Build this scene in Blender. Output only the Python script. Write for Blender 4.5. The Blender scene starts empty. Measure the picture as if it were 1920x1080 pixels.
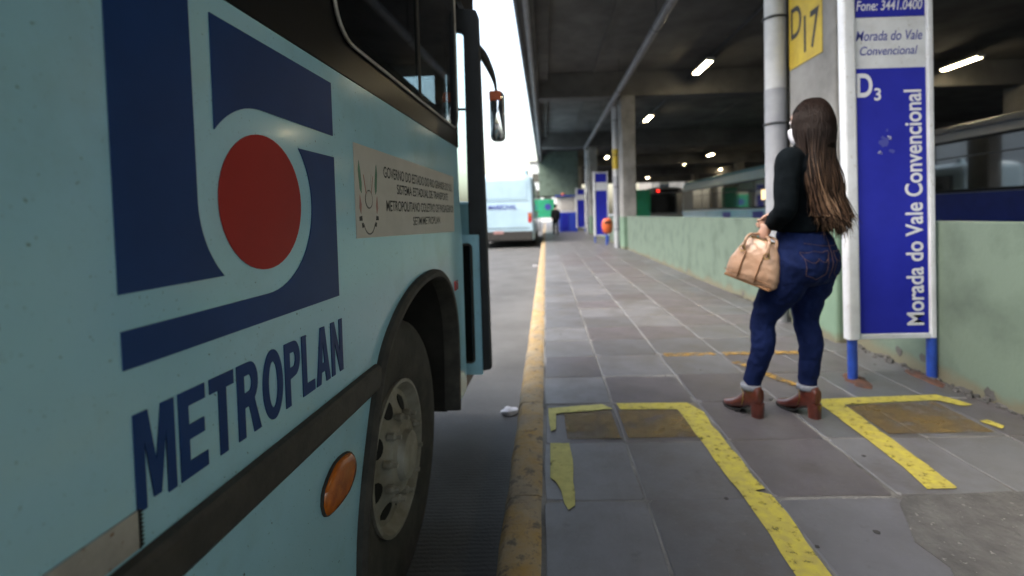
import bpy, bmesh, math, random
from mathutils import Vector, Matrix
random.seed(7)
R = math.radians
S = bpy.context.scene
COL = S.collection

# ------------------------------------------------------------------ camera
cd = bpy.data.cameras.new("camera"); cam = bpy.data.objects.new("camera", cd); COL.objects.link(cam)
cd.sensor_width = 36.0; cd.lens = 920/1920*36
cd.shift_x = (960-1006)/1920; cd.shift_y = (434-540)/1920
cd.clip_start = .05; cd.clip_end = 3000
_d = Vector(((1023-1006)/920, -(403-434)/920, -1)).normalized()
_u = Vector((-math.sin(.025), math.cos(.025), 0)); _u = (_u-_d*_u.dot(_d)).normalized()
_x = _d.cross(_u)
M3 = Matrix((_x, _d, _u))            # rows: world axes in camera coordinates
cam.matrix_world = Matrix.Translation((0, 0, 1.12)) @ M3.to_4x4()
cd.dof.use_dof = True; cd.dof.focus_distance = 1.12; cd.dof.aperture_fstop = 2.2
S.camera = cam

# ------------------------------------------------------------------ light
SUN_EL, SUN_AZ = 52, -112            # overcast daylight, brightest on the road side, a little behind the camera
w = bpy.data.worlds.new("World"); S.world = w; w.use_nodes = True
nt = w.node_tree; nt.nodes.clear()
sky = nt.nodes.new('ShaderNodeTexSky'); sky.sky_type = 'NISHITA'; sky.sun_disc = False
sky.sun_elevation = R(SUN_EL); sky.sun_rotation = R(SUN_AZ); sky.dust_density = 5; sky.air_density = 1.6
hs = nt.nodes.new('ShaderNodeHueSaturation'); hs.inputs['Saturation'].default_value = .75
bg = nt.nodes.new('ShaderNodeBackground'); bg.inputs['Strength'].default_value = .15
wo = nt.nodes.new('ShaderNodeOutputWorld')
nt.links.new(sky.outputs[0], hs.inputs['Color']); nt.links.new(hs.outputs[0], bg.inputs['Color']); nt.links.new(bg.outputs[0], wo.inputs[0])
sl = bpy.data.lights.new("sun", 'SUN'); sl.energy = .65; sl.angle = R(40); sl.color = (1, .98, .95)
so = bpy.data.objects.new("sun", sl); COL.objects.link(so)
sd = Vector((math.sin(R(SUN_AZ))*math.cos(R(SUN_EL)), math.cos(R(SUN_AZ))*math.cos(R(SUN_EL)), math.sin(R(SUN_EL))))
so.rotation_euler = sd.to_track_quat('Z', 'Y').to_euler()
S.view_settings.view_transform = 'Standard'; S.view_settings.look = 'None'
S.view_settings.exposure = 2.25; S.view_settings.gamma = 1
S.render.engine = 'CYCLES'
S.cycles.use_denoising = True; S.cycles.max_bounces = 8; S.cycles.diffuse_bounces = 4
S.cycles.glossy_bounces = 4; S.cycles.transparent_max_bounces = 16; S.cycles.sample_clamp_indirect = 6
S.cycles.caustics_reflective = False; S.cycles.caustics_refractive = False

ROAD = -.19

# ------------------------------------------------------------------ materials
def srgb(r, g, b):
    f = lambda c: (c/255/12.92 if c <= 10 else ((c/255+.055)/1.055)**2.4)
    return (f(r), f(g), f(b))
MATS = {}
def mat(name, c, rough=.5, metal=0, var=.12, scale=6, c2=None, bump=0, bscale=60, coat=0, spec=.5, spots=None,
        rvar=0, rand=0, stretch=(1, 1, 1), trans=0, bdist=.01, stain=None, bdetail=5):
    """principled material: noise mixes the colour with c2 (or a darker tone), spots add specks, rand varies it by object"""
    if name in MATS: return MATS[name]
    m = bpy.data.materials.new(name); m.use_nodes = True; n = m.node_tree; N = n.nodes; L = n.links
    b = N['Principled BSDF']; b.inputs['Roughness'].default_value = rough; b.inputs['Metallic'].default_value = metal
    b.inputs['Coat Weight'].default_value = coat; b.inputs['Coat Roughness'].default_value = .08
    b.inputs['Specular IOR Level'].default_value = spec
    tc = N.new('ShaderNodeTexCoord'); mp = N.new('ShaderNodeMapping'); mp.inputs['Scale'].default_value = stretch
    L.new(tc.outputs['Object'], mp.inputs[0])
    if c2 is None: c2 = tuple(x*(1-var*2) for x in c)
    nz = N.new('ShaderNodeTexNoise'); nz.inputs['Scale'].default_value = scale; nz.inputs['Detail'].default_value = 6
    nz.inputs['Roughness'].default_value = .62; L.new(mp.outputs[0], nz.inputs['Vector'])
    rp = N.new('ShaderNodeValToRGB'); rp.color_ramp.elements[0].position = .36; rp.color_ramp.elements[1].position = .66
    L.new(nz.outputs['Fac'], rp.inputs[0])
    mx = N.new('ShaderNodeMix'); mx.data_type = 'RGBA'; mx.inputs[6].default_value = (*c, 1); mx.inputs[7].default_value = (*c2, 1)
    L.new(rp.outputs[0], mx.inputs[0]); out = mx.outputs[2]
    if rand:
        oi = N.new('ShaderNodeObjectInfo'); h = N.new('ShaderNodeHueSaturation')
        mr = N.new('ShaderNodeMapRange'); mr.inputs[3].default_value = 1-rand; mr.inputs[4].default_value = 1+rand
        L.new(oi.outputs['Random'], mr.inputs[0]); L.new(mr.outputs[0], h.inputs['Value']); L.new(out, h.inputs['Color']); out = h.outputs[0]
    if spots:
        sc, th, colr = spots
        n2 = N.new('ShaderNodeTexNoise'); n2.inputs['Scale'].default_value = sc; n2.inputs['Detail'].default_value = 3; L.new(tc.outputs['Object'], n2.inputs['Vector'])
        r2 = N.new('ShaderNodeValToRGB'); r2.color_ramp.elements[0].position = th; r2.color_ramp.elements[1].position = th+.05
        L.new(n2.outputs['Fac'], r2.inputs[0])
        m2 = N.new('ShaderNodeMix'); m2.data_type = 'RGBA'; L.new(r2.outputs[0], m2.inputs[0]); L.new(out, m2.inputs[6]); m2.inputs[7].default_value = (*colr, 1); out = m2.outputs[2]
    for sc, t0, t1, colr, amt in (stain or ()):       # marks that run on across neighbouring pieces
        gm = N.new('ShaderNodeNewGeometry'); n4 = N.new('ShaderNodeTexNoise'); n4.inputs['Scale'].default_value = sc; n4.inputs['Detail'].default_value = 8; n4.inputs['Roughness'].default_value = .68
        L.new(gm.outputs['Position'], n4.inputs['Vector']); r4 = N.new('ShaderNodeMapRange'); r4.inputs[1].default_value = t0; r4.inputs[2].default_value = t1; r4.inputs[4].default_value = amt
        L.new(n4.outputs['Fac'], r4.inputs[0]); m4 = N.new('ShaderNodeMix'); m4.data_type = 'RGBA'; L.new(r4.outputs[0], m4.inputs[0]); L.new(out, m4.inputs[6]); m4.inputs[7].default_value = (*colr, 1); out = m4.outputs[2]
    L.new(out, b.inputs['Base Color'])
    if rvar:
        mr = N.new('ShaderNodeMapRange'); mr.inputs[3].default_value = max(.02, rough-rvar); mr.inputs[4].default_value = min(1, rough+rvar)
        L.new(nz.outputs['Fac'], mr.inputs[0]); L.new(mr.outputs[0], b.inputs['Roughness'])
    if bump:
        n3 = N.new('ShaderNodeTexNoise'); n3.inputs['Scale'].default_value = bscale; n3.inputs['Detail'].default_value = bdetail; L.new(mp.outputs[0], n3.inputs['Vector'])
        bp = N.new('ShaderNodeBump'); bp.inputs['Strength'].default_value = bump; bp.inputs['Distance'].default_value = bdist
        L.new(n3.outputs['Fac'], bp.inputs['Height']); L.new(bp.outputs[0], b.inputs['Normal'])
    MATS[name] = m; return m
def emit(name, c, s):
    m = bpy.data.materials.new(name); m.use_nodes = True; b = m.node_tree.nodes['Principled BSDF']
    b.inputs['Base Color'].default_value = (*c, 1); b.inputs['Emission Color'].default_value = (*c, 1); b.inputs['Emission Strength'].default_value = s
    MATS[name] = m; return m
def glass(name, tint, refl=.06):
    m = bpy.data.materials.new(name); m.use_nodes = True; n = m.node_tree; N = n.nodes; L = n.links; N.clear()
    o = N.new('ShaderNodeOutputMaterial'); t = N.new('ShaderNodeBsdfTransparent'); t.inputs[0].default_value = (*tint, 1)
    g = N.new('ShaderNodeBsdfGlossy'); g.inputs['Roughness'].default_value = .02
    fr = N.new('ShaderNodeFresnel'); ge = N.new('ShaderNodeNewGeometry'); io = N.new('ShaderNodeMapRange'); io.inputs[3].default_value = 1.5; io.inputs[4].default_value = 1/1.5
    L.new(ge.outputs['Backfacing'], io.inputs[0]); L.new(io.outputs[0], fr.inputs[0])      # a thin pane: the same index on both faces
    mx = N.new('ShaderNodeMixShader'); L.new(fr.outputs[0], mx.inputs[0]); L.new(t.outputs[0], mx.inputs[1]); L.new(g.outputs[0], mx.inputs[2]); L.new(mx.outputs[0], o.inputs[0])
    MATS[name] = m; return m
def worn(name, c, amount, scale=18, rough=.7, c2=None, soft=.06):
    """paint film worn through to what lies under it"""
    m = mat(name, c, rough, var=.12, scale=25, c2=c2); n = m.node_tree; N = n.nodes; L = n.links
    b = N['Principled BSDF']; tc = N.new('ShaderNodeTexCoord'); z = N.new('ShaderNodeTexNoise'); z.inputs['Scale'].default_value = scale; z.inputs['Detail'].default_value = 8
    z.inputs['Roughness'].default_value = .7
    L.new(tc.outputs['Object'], z.inputs['Vector']); r = N.new('ShaderNodeValToRGB'); r.color_ramp.elements[0].position = amount-soft; r.color_ramp.elements[1].position = amount+soft
    L.new(z.outputs['Fac'], r.inputs[0]); L.new(r.outputs[0], b.inputs['Alpha']); return m

TEAL = (.36, .635, .79)
mat('bus_paint', TEAL, .17, var=.05, scale=2.2, c2=(.325, .59, .735), coat=.15, spots=(90, .70, (.10, .13, .13)), bump=.22, bscale=2.4, bdetail=.5, rvar=.08, stain=((150, .635, .69, (.10, .12, .12), .8), (1.7, .52, .75, (.24, .36, .38), .55), (26, .66, .74, (.20, .24, .23), .5)))
mat('bus_blue', (.009, .045, .18), .42, var=.1, scale=4, spec=.22)
mat('bus_red', (.36, .018, .015), .42, var=.06, scale=3, spec=.2)
mat('black_paint', (.007, .007, .008), .3, var=.2, scale=5, spec=.14, bump=.03, bscale=6)
mat('door_rubber', (.018, .021, .028), .6, var=.2, scale=6)
mat('black_rubber', (.02, .019, .018), .75, var=.3, scale=14, c2=(.05, .045, .04), bump=.25, bscale=90, bdist=.003)
mat('trim_strip', (.03, .028, .027), .6, var=.3, scale=20, c2=(.055, .05, .045), bump=.2, bscale=110, bdist=.003)
mat('tyre', (.028, .027, .026), .85, var=.2, scale=10, c2=(.065, .060, .054), bump=.3, bscale=70, bdist=.004)
mat('rim', (.36, .345, .31), .6, metal=.1, var=.3, scale=6, c2=(.17, .15, .115), bump=.15, bscale=60, bdist=.003, rvar=.15)
mat('dark', (.012, .012, .012), .9, var=.2)
mat('underbody', (.02, .018, .016), .9, var=.3)
mat('silver', (.5, .49, .47), .38, metal=.5, var=.12, scale=14, c2=(.33, .30, .28), spots=(60, .66, (.25, .12, .06)))
mat('chrome', (.7, .7, .72), .2, metal=1, var=.05)
mat('orange_lens', (.55, .14, .012), .22, var=.2, scale=30, c2=(.35, .08, .01), coat=.5, bump=.2, bscale=120, bdist=.002)
mat('red_lens', (.5, .02, .015), .2, coat=.4)
mat('decal_white', (.52, .50, .48), .5, var=.05, scale=8)
mat('ink', (.03, .03, .032), .6)
mat('ink_grey', (.14, .14, .14), .6)
mat('leaf_ink', (.12, .26, .18), .6)
mat('rose_ink', (.42, .22, .2), .6)
glass('window_glass', (.50, .56, .58)); glass('clear_glass', (.92, .96, .96))
mat('mirror', (.85, .87, .88), .03, metal=1, var=0)
mat('interior', (.05, .052, .055), .8, var=.1)
mat('slab', (.106, .110, .122), .44, var=.15, scale=3.5, c2=(.085, .083, .087), stain=((2.3, .47, .68, (.075, .068, .06), .75), (9, .60, .72, (.05, .047, .043), .6), (60, .58, .70, (.17, .165, .16), .45)), bump=.35, bscale=45, rand=.10, rvar=.12, spots=(38, .72, (.05, .05, .05)), bdist=.004)
mat('slab_purple', (.104, .096, .105), .46, var=.15, scale=4, c2=(.078, .073, .078), stain=((2.3, .47, .68, (.075, .068, .06), .75), (9, .60, .72, (.05, .047, .043), .6), (60, .58, .70, (.17, .165, .16), .45)), bump=.35, bscale=40, rand=.10, rvar=.12, spots=(30, .73, (.16, .15, .15)), bdist=.004)
mat('slab_pale', (.138, .140, .152), .46, var=.12, scale=3, c2=(.105, .105, .111), stain=((2.3, .47, .68, (.075, .068, .06), .75), (9, .60, .72, (.05, .047, .043), .6), (60, .58, .70, (.17, .165, .16), .45)), bump=.35, bscale=45, rand=.10, rvar=.12, spots=(30, .74, (.05, .05, .05)), bdist=.004)
mat('gum', (.045, .043, .042), .8)
mat('mortar', (.23, .225, .215), .9, var=.2, scale=2.2, c2=(.05, .048, .045), bump=.6, bscale=90)
mat('rough_concrete', (.115, .112, .108), .9, var=.25, scale=9, c2=(.07, .068, .066), bump=.9, bscale=55, spots=(46, .66, (.22, .21, .2)))
mat('kerb_paint', (.36, .22, .06), .85, scale=4, c2=(.34, .29, .21), bump=.8, bscale=38, stain=((3.5, .46, .62, (.24, .20, .15), .75), (13, .55, .63, (.10, .085, .07), .85), (40, .56, .66, (.13, .11, .09), .6)))
mat('road', (.094, .094, .095), .78, var=.2, scale=1.6, c2=(.058, .058, .058), bump=.5, bscale=80, spots=(24, .72, (.05, .05, .05)))
worn('line_yellow', (.45, .385, .05), .39, 24, .75, (.33, .28, .07)); worn('line_pale', (.46, .43, .13), .37, 9, .75)
worn('line_ochre', (.19, .13, .045), .53, 5, .75, None, .20); worn('line_dash', (.36, .22, .05), .50, 20, .7)
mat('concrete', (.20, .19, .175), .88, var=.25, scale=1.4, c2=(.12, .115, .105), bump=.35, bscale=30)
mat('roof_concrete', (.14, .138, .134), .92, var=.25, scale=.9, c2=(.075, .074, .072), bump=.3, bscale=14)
mat('pipe_grey', (.24, .24, .25), .5, var=.15, scale=5)
mat('pipe_lower', (.36, .37, .40), .55, var=.2, scale=3, c2=(.26, .27, .30))
mat('pipe_white', (.62, .63, .64), .55, var=.2, scale=3, c2=(.46, .47, .49))
mat('steel_dark', (.05, .053, .062), .5, var=.2, scale=4)
mat('sign_white', (.64, .67, .72), .42, var=.1, scale=5, c2=(.52, .54, .58), stain=((30, .60, .68, (.25, .22, .18), .5),))
mat('sign_blue', (.014, .019, .30), .5, var=.12, scale=3, c2=(.018, .025, .37), spec=.2)
mat('post_blue', (.02, .07, .40), .42, var=.2, scale=12)
mat('letter_white', (.68, .7, .76), .5, var=.03)
mat('letter_blue', (.05, .06, .34), .5, var=.05)
mat('sign_yellow', (.62, .45, .03), .5, var=.1, scale=6, c2=(.48, .33, .03))
mat('rust', (.11, .045, .025), .9, var=.4, scale=20, c2=(.05, .03, .025), bump=.6, bscale=60)
mat('lamp_case', (.7, .7, .68), .5)
emit('lamp_tube', (1, .84, .54), 11)
emit('interior_lamp', (1, .72, .36), .45); emit('tail_glow', (1, .03, .02), .7)
mat('jeans', (.007, .015, .068), .9, spec=.12, var=.35, scale=9, c2=(.004, .009, .042), bump=.5, bscale=26, stretch=(1, 1, .55), bdist=.012)
mat('stitch', (.10, .05, .035), .8)
mat('jacket', (.0025, .0048, .0068), .95, spec=.1, var=.3, scale=7, c2=(.0015, .003, .0045), bump=.6, bscale=14, bdist=.015)
mat('cuff', (.27, .29, .34), .9, var=.15, scale=40, bump=.4, bscale=120, bdist=.004)
mat('boot', (.115, .028, .018), .28, var=.3, scale=12, c2=(.06, .014, .010), coat=.35, bump=.2, bscale=35, bdist=.006)
mat('skin', (.52, .31, .23), .5, var=.06, scale=14)
mat('mask', (.62, .63, .70), .8, var=.05)
mat('bag', (.44, .28, .19), .42, var=.15, scale=6, c2=(.36, .21, .13), bump=.35, bscale=16, coat=.1, bdist=.01)
mat('bag_trim', (.30, .15, .07), .45, var=.15)
mat('gold', (.7, .5, .2), .3, metal=1)
mat('bin_orange', (.62, .12, .03), .45, var=.1)
mat('green_panel', (.02, .30, .12), .5, var=.15, scale=2, c2=(.03, .36, .22))
mat('wall_white', (.68, .68, .66), .8, var=.08, scale=.6)
mat('pale_bus', (.45, .62, .72), .35, var=.06, scale=1.5, coat=.3)
mat('grey_bus_roof', (.30, .32, .36), .4, var=.1, scale=1.5)
mat('navy_bus', (.006, .018, .16), .4, var=.1, spec=.25)
mat('bus_glass', (.010, .013, .015), .03, var=.1, spec=1, coat=1)
mat('kiosk_blue', (.012, .04, .42), .45, var=.08)
mat('cloth_black', (.012, .013, .016), .9, var=.2, bump=.3, bscale=20)
mat('paper', (.62, .63, .68), .8, var=.1)
mat('hair_dark', (.007, .0042, .0035), .7, var=.2, spec=.06)

def paint_split(name, up, lo, zs, dirt):
    """masonry painted lo below the height zs and left as up above it, with grime shapes"""
    m = mat(name, up, .85, var=.2, scale=2.2, bump=.3, bscale=25); n = m.node_tree; N = n.nodes; L = n.links; b = N['Principled BSDF']
    src = b.inputs['Base Color'].links[0].from_socket
    tc = N.new('ShaderNodeTexCoord'); sp = N.new('ShaderNodeSeparateXYZ'); L.new(tc.outputs['Object'], sp.inputs[0])
    nz = N.new('ShaderNodeTexNoise'); nz.inputs['Scale'].default_value = 3.2; nz.inputs['Detail'].default_value = 7; L.new(tc.outputs['Object'], nz.inputs['Vector'])
    gr = N.new('ShaderNodeMix'); gr.data_type = 'RGBA'; gr.inputs[6].default_value = (*lo, 1); gr.inputs[7].default_value = (*dirt, 1)
    rr = N.new('ShaderNodeValToRGB'); rr.color_ramp.elements[0].position = .46; rr.color_ramp.elements[1].position = .95; L.new(nz.outputs['Fac'], rr.inputs[0]); L.new(rr.outputs[0], gr.inputs[0])
    lt = N.new('ShaderNodeMath'); lt.operation = 'LESS_THAN'; lt.inputs[1].default_value = zs; L.new(sp.outputs[2], lt.inputs[0])
    mx = N.new('ShaderNodeMix'); mx.data_type = 'RGBA'; L.new(lt.outputs[0], mx.inputs[0]); L.new(src, mx.inputs[6]); L.new(gr.outputs[2], mx.inputs[7])
    # splash-back and flaked plaster along the foot of the wall, with an uneven edge
    ad = N.new('ShaderNodeMath'); ad.operation = 'MULTIPLY_ADD'; ad.inputs[1].default_value = -.24; L.new(nz.outputs['Fac'], ad.inputs[0]); L.new(sp.outputs[2], ad.inputs[2])
    r3 = N.new('ShaderNodeValToRGB'); r3.color_ramp.elements[0].position = 0; r3.color_ramp.elements[0].color = (1, 1, 1, 1); r3.color_ramp.elements[1].position = .06; r3.color_ramp.elements[1].color = (0, 0, 0, 1)
    of = N.new('ShaderNodeMath'); of.operation = 'ADD'; of.inputs[1].default_value = .09; L.new(ad.outputs[0], of.inputs[0]); L.new(of.outputs[0], r3.inputs[0])
    m3 = N.new('ShaderNodeMix'); m3.data_type = 'RGBA'; L.new(r3.outputs[0], m3.inputs[0]); L.new(mx.outputs[2], m3.inputs[6]); m3.inputs[7].default_value = (.15, .145, .10, 1)
    L.new(m3.outputs[2], b.inputs['Base Color']); return m
paint_split('green_wall', (.135, .182, .142), (.135, .185, .145), 5, (.045, .064, .052))
paint_split('column_paint', (.31, .305, .295), (.15, .235, .17), 1.0, (.10, .16, .12))

# road: brushed concrete with transverse grooves
def grooves():
    m = MATS['road']; n = m.node_tree; N = n.nodes; L = n.links; b = N['Principled BSDF']
    tc = N.new('ShaderNodeTexCoord'); wv = N.new('ShaderNodeTexWave'); wv.bands_direction = 'Y'; wv.inputs['Scale'].default_value = 13
    wv.inputs['Distortion'].default_value = 3.5; wv.inputs['Detail'].default_value = 3; L.new(tc.outputs['Object'], wv.inputs['Vector'])
    bp = N.new('ShaderNodeBump'); bp.inputs['Strength'].default_value = .3; bp.inputs['Distance'].default_value = .006; L.new(wv.outputs['Fac'], bp.inputs['Height'])
    old = b.inputs['Normal'].links[0].from_socket; L.new(old, bp.inputs['Normal']); L.new(bp.outputs[0], b.inputs['Normal'])
grooves()

# ------------------------------------------------------------------ mesh tools
class MB:
    def __init__(s): s.v = []; s.f = []
    def add(s, vs, fs):
        o = len(s.v); s.v += [tuple(v) for v in vs]; s.f += [tuple(i+o for i in f) for f in fs]; return s
    def box(s, a, b, T=None):
        vs = [Vector((x, y, z)) for z in (a[2], b[2]) for y in (a[1], b[1]) for x in (a[0], b[0])]
        if T: vs = [T @ v for v in vs]
        return s.add(vs, [(0, 2, 3, 1), (4, 5, 7, 6), (0, 1, 5, 4), (2, 6, 7, 3), (0, 4, 6, 2), (1, 3, 7, 5)])
    def prism(s, pts, o, ax, ay, n, t):
        """polygon pts in plane (ax, ay) at o, extruded by t along n"""
        o, ax, ay, n = map(Vector, (o, ax, ay, n)); k = len(pts)
        vs = [o+ax*p[0]+ay*p[1] for p in pts]; vs += [v+n*t for v in vs]
        if sum(pts[i][0]*pts[(i+1) % k][1]-pts[(i+1) % k][0]*pts[i][1] for i in range(k))*ax.cross(ay).dot(n)*(1 if t > 0 else -1) < 0: flip = True
        else: flip = False
        fs = [tuple(range(k))[::-1], tuple(range(k, 2*k))]+[(i, (i+1) % k, k+(i+1) % k, k+i) for i in range(k)]
        if flip: fs = [f[::-1] for f in fs]
        return s.add(vs, fs)
    def loft(s, rings, caps=True, close=False):
        k = len(rings[0]); vs = [p for r in rings for p in r]; fs = []
        m = len(rings)
        for i in range(m if close else m-1):
            j = (i+1) % m
            fs += [(i*k+q, i*k+(q+1) % k, j*k+(q+1) % k, j*k+q) for q in range(k)]
        if caps and not close: fs += [tuple(range(k))[::-1], tuple(range((m-1)*k, m*k))]
        return s.add(vs, fs)
    def tube(s, path, r, n=10, closed=False, flat=1.0, up=None):
        path = [Vector(p) for p in path]; m = len(path); rings = []; pu = None
        for i, p in enumerate(path):
            if closed: t = path[(i+1) % m]-path[i-1]
            else: t = path[min(i+1, m-1)]-path[max(i-1, 0)]
            t.normalize()
            if pu is None:
                pu = Vector(up) if up else (Vector((0, 0, 1)) if abs(t.z) < .9 else Vector((0, 1, 0)))
            a = (pu-t*pu.dot(t)).normalized(); pu = a; b = t.cross(a)
            rr = r[i] if isinstance(r, (list, tuple)) else r
            rings.append([p+a*math.cos(2*math.pi*q/n)*rr*flat+b*math.sin(2*math.pi*q/n)*rr for q in range(n)])
        return s.loft(rings, True, closed)
    def lathe(s, prof, c, ax, n=32, caps=True):
        """prof: (radius, distance along ax)"""
        c, ax = Vector(c), Vector(ax).normalized(); e = Vector((0, 0, 1)) if abs(ax.z) < .9 else Vector((1, 0, 0))
        a = (e-ax*e.dot(ax)).normalized(); b = ax.cross(a)
        return s.loft([[c+ax*d+(a*math.cos(2*math.pi*q/n)+b*math.sin(2*math.pi*q/n))*r for q in range(n)] for r, d in prof], caps)
    def build(s, name, m, parent=None, off=(0, 0, 0), smooth=False, bevel=0, seg=2):
        me = bpy.data.meshes.new(name); me.from_pydata([tuple(Vector(v)+Vector(off)) for v in s.v], [], s.f); me.update()
        bm = bmesh.new(); bm.from_mesh(me); bmesh.ops.recalc_face_normals(bm, faces=bm.faces); bm.to_mesh(me); bm.free()
        return link(name, me, m, parent, smooth, bevel, seg)
def link(name, me, m, parent=None, smooth=False, bevel=0, seg=2):
    me.materials.clear(); me.materials.append(MATS[m] if isinstance(m, str) else m)
    o = bpy.data.objects.new(name, me); COL.objects.link(o); o.parent = parent
    if smooth:
        me.shade_smooth()
        if smooth is not True: me.set_sharp_from_angle(angle=R(smooth))
    if bevel:
        b = o.modifiers.new('bevel', 'BEVEL'); b.width = bevel; b.segments = seg; b.limit_method = 'ANGLE'; b.angle_limit = R(40)
    return o
def tag(o, label=None, cat=None, group=None, kind=None):
    if label: o['label'] = label
    if cat: o['category'] = cat
    if group: o['group'] = group
    if kind: o['kind'] = kind
    return o
def empty(name, loc, rz=0):
    o = bpy.data.objects.new(name, None); COL.objects.link(o); o.location = loc; o.rotation_euler = (0, 0, rz); o.empty_display_size = .2; return o
def copy_tree(o, parent=None):
    c = o.copy(); COL.objects.link(c); c.parent = parent
    for ch in list(o.children): copy_tree(ch, c)
    return c
def bake(o):
    """apply the modifiers of a temporary object and give back its mesh"""
    dg = bpy.context.evaluated_depsgraph_get(); me = bpy.data.meshes.new_from_object(o.evaluated_get(dg)); bpy.data.objects.remove(o); return me
def curve_mesh(splines, depth=.0006):
    cu = bpy.data.curves.new('c', 'CURVE'); cu.dimensions = '2D'; cu.fill_mode = 'BOTH'; cu.extrude = depth
    for pts in splines:
        sp = cu.splines.new('POLY'); sp.points.add(len(pts)-1); sp.use_cyclic_u = True
        for p, q in zip(sp.points, pts): p.co = (q[0], q[1], 0, 1)
    o = bpy.data.objects.new('c', cu); COL.objects.link(o); return bake(o)
def text_mesh(body, width=None, height=None, bold=0, shear=0, align='LEFT', spacing=1, depth=.0006):
    cu = bpy.data.curves.new('t', 'FONT'); cu.body = body; cu.size = 1; cu.offset = bold; cu.shear = shear; cu.extrude = 0; cu.space_character = spacing
    o = bpy.data.objects.new('t', cu); COL.objects.link(o); me = bake(o)
    xs = [v.co.x for v in me.vertices]; ys = [v.co.y for v in me.vertices]; x0, x1, y0, y1 = min(xs), max(xs), min(ys), max(ys)
    sx = (width/(x1-x0)) if width else None; sy = (height/(y1-y0)) if height else None
    sx = sx or sy; sy = sy or sx
    for v in me.vertices: v.co.x = (v.co.x-x0)*sx; v.co.y = (v.co.y-y0)*sy; v.co.z = 0
    return me
def place(me, name, m, parent, o, ax, ay):
    """lay a flat mesh at o with its x along ax and its y along ay"""
    ax, ay = Vector(ax), Vector(ay); n = ax.cross(ay); T = Matrix((ax, ay, n)).transposed().to_4x4(); T.translation = Vector(o)
    me.transform(T); return link(name, me, m, parent)
def arc(cx, cy, r, a0, a1, n=24): return [(cx+r*math.cos(R(a0+(a1-a0)*i/n)), cy+r*math.sin(R(a0+(a1-a0)*i/n))) for i in range(n+1)]
def rrect(x0, y0, x1, y1, r, n=6):
    return arc(x1-r, y0+r, r, -90, 0, n)+arc(x1-r, y1-r, r, 0, 90, n)+arc(x0+r, y1-r, r, 90, 180, n)+arc(x0+r, y0+r, r, 180, 270, n)
XA, YA, ZA = (1, 0, 0), (0, 1, 0), (0, 0, 1)

# ================================================================== SETTING
g = MB().box((-900, -900, ROAD-.6), (900, 900, ROAD-.004)).build('ground', 'road'); tag(g, kind='structure')
rd = MB().box((-9, -40, ROAD-.3), (-.06, 160, ROAD)).build('road', 'road'); tag(rd, kind='structure')
ln = MB().box((2.66, -40, ROAD-.3), (42, 160, ROAD)).build('bus_lane', 'road'); tag(ln, kind='structure')

# pavement: mortar bed, slate slabs laid on it, kerb stones along the road
pv = MB().box((-.05, -12, ROAD-.2), (2.55, 75, -.0045)).build('pavement', 'mortar'); tag(pv, kind='structure')
XE = [-.035, .364, .858, 1.335, 1.80, 2.20, 2.498]
def slab_mesh(w_, d_, seed):
    rr = random.Random(seed); g_ = .006; pts = []
    j = lambda: rr.uniform(-.006, .006)
    x0, x1, y0, y1 = g_, w_-g_, g_, d_-g_
    c = rr.choice((.008, .014, .03))
    pts = [(x0+c, y0+j()), ((x0+x1)/2, y0+j()), (x1-c, y0+j()), (x1+j(), y0+c), (x1+j(), (y0+y1)/2), (x1+j(), y1-c), (x1-c, y1+j()), ((x0+x1)/2, y1+j()), (x0+c, y1+j()), (x0+j(), y1-c), (x0+j(), (y0+y1)/2), (x0+j(), y0+c)]
    b = MB(); k = len(pts); cx, cy = w_/2, d_/2
    top = [Vector((cx+(p[0]-cx)*.985, cy+(p[1]-cy)*.985, 0)) for p in pts]; low = [Vector((p[0], p[1], -.004)) for p in pts]; bot = [Vector((p[0], p[1], -.03)) for p in pts]
    return b.loft([bot, low, top])
rows = [-1.05+.489*i for i in range(30)]
rs = random.Random(11); cache = {}
for ci in range(6):
    w_ = XE[ci+1]-XE[ci]
    for ri, y in enumerate(rows):
        yy = y+rs.uniform(-.008, .008)
        if ci in (3, 4, 5) and 1.35 < y+.25 < 1.88: continue     # broken out: rough concrete patch
        key = (ci, rs.randrange(5)); t = rs.random()
        mk = 'slab_pale' if (ci == 0 and t < .75) or t < .2 else ('slab_purple' if t > .52 else 'slab')
        if 3.1 < y < 9 and ci < 3 and t < .7: mk = rs.choice(['slab_pale', 'slab'])
        if (key, mk) not in cache:
            o = slab_mesh(w_, .489, hash((ci, key[1])) % 999).build('slab', mk, pv); cache[(key, mk)] = o.data
        else:
            o = bpy.data.objects.new('slab', cache[(key, mk)]); COL.objects.link(o); o.parent = pv
        o.location = (XE[ci], yy, rs.uniform(-.0018, .001)); o.rotation_euler = (rs.uniform(-.002, .002), rs.uniform(-.002, .002), rs.uniform(-.004, .004))
b = MB()
for ci in range(6):
    for k in range(120):
        y = rows[-1]+.489*(k+1); b.box((XE[ci]+.006, y+.006, -.03), (XE[ci+1]-.006, y+.483, rs.uniform(-.002, .001)))
o = b.build('far_slabs', 'slab', pv); o['kind'] = 'stuff'
rs2 = random.Random(4)
cp = [(1.22, 1.50), (1.20, 1.62), (1.25, 1.72), (1.30, 1.83), (1.345, 1.875), (1.5, 1.885), (1.75, 1.90), (2.1, 1.885), (2.497, 1.90), (2.497, 1.33), (1.9, 1.33), (1.36, 1.34), (1.15, 1.36)]
MB().prism(cp, (0, 0, .0045), XA, YA, ZA, -.03).build('concrete_patch', 'rough_concrete', pv)
gr_ = random.Random(21)
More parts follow.
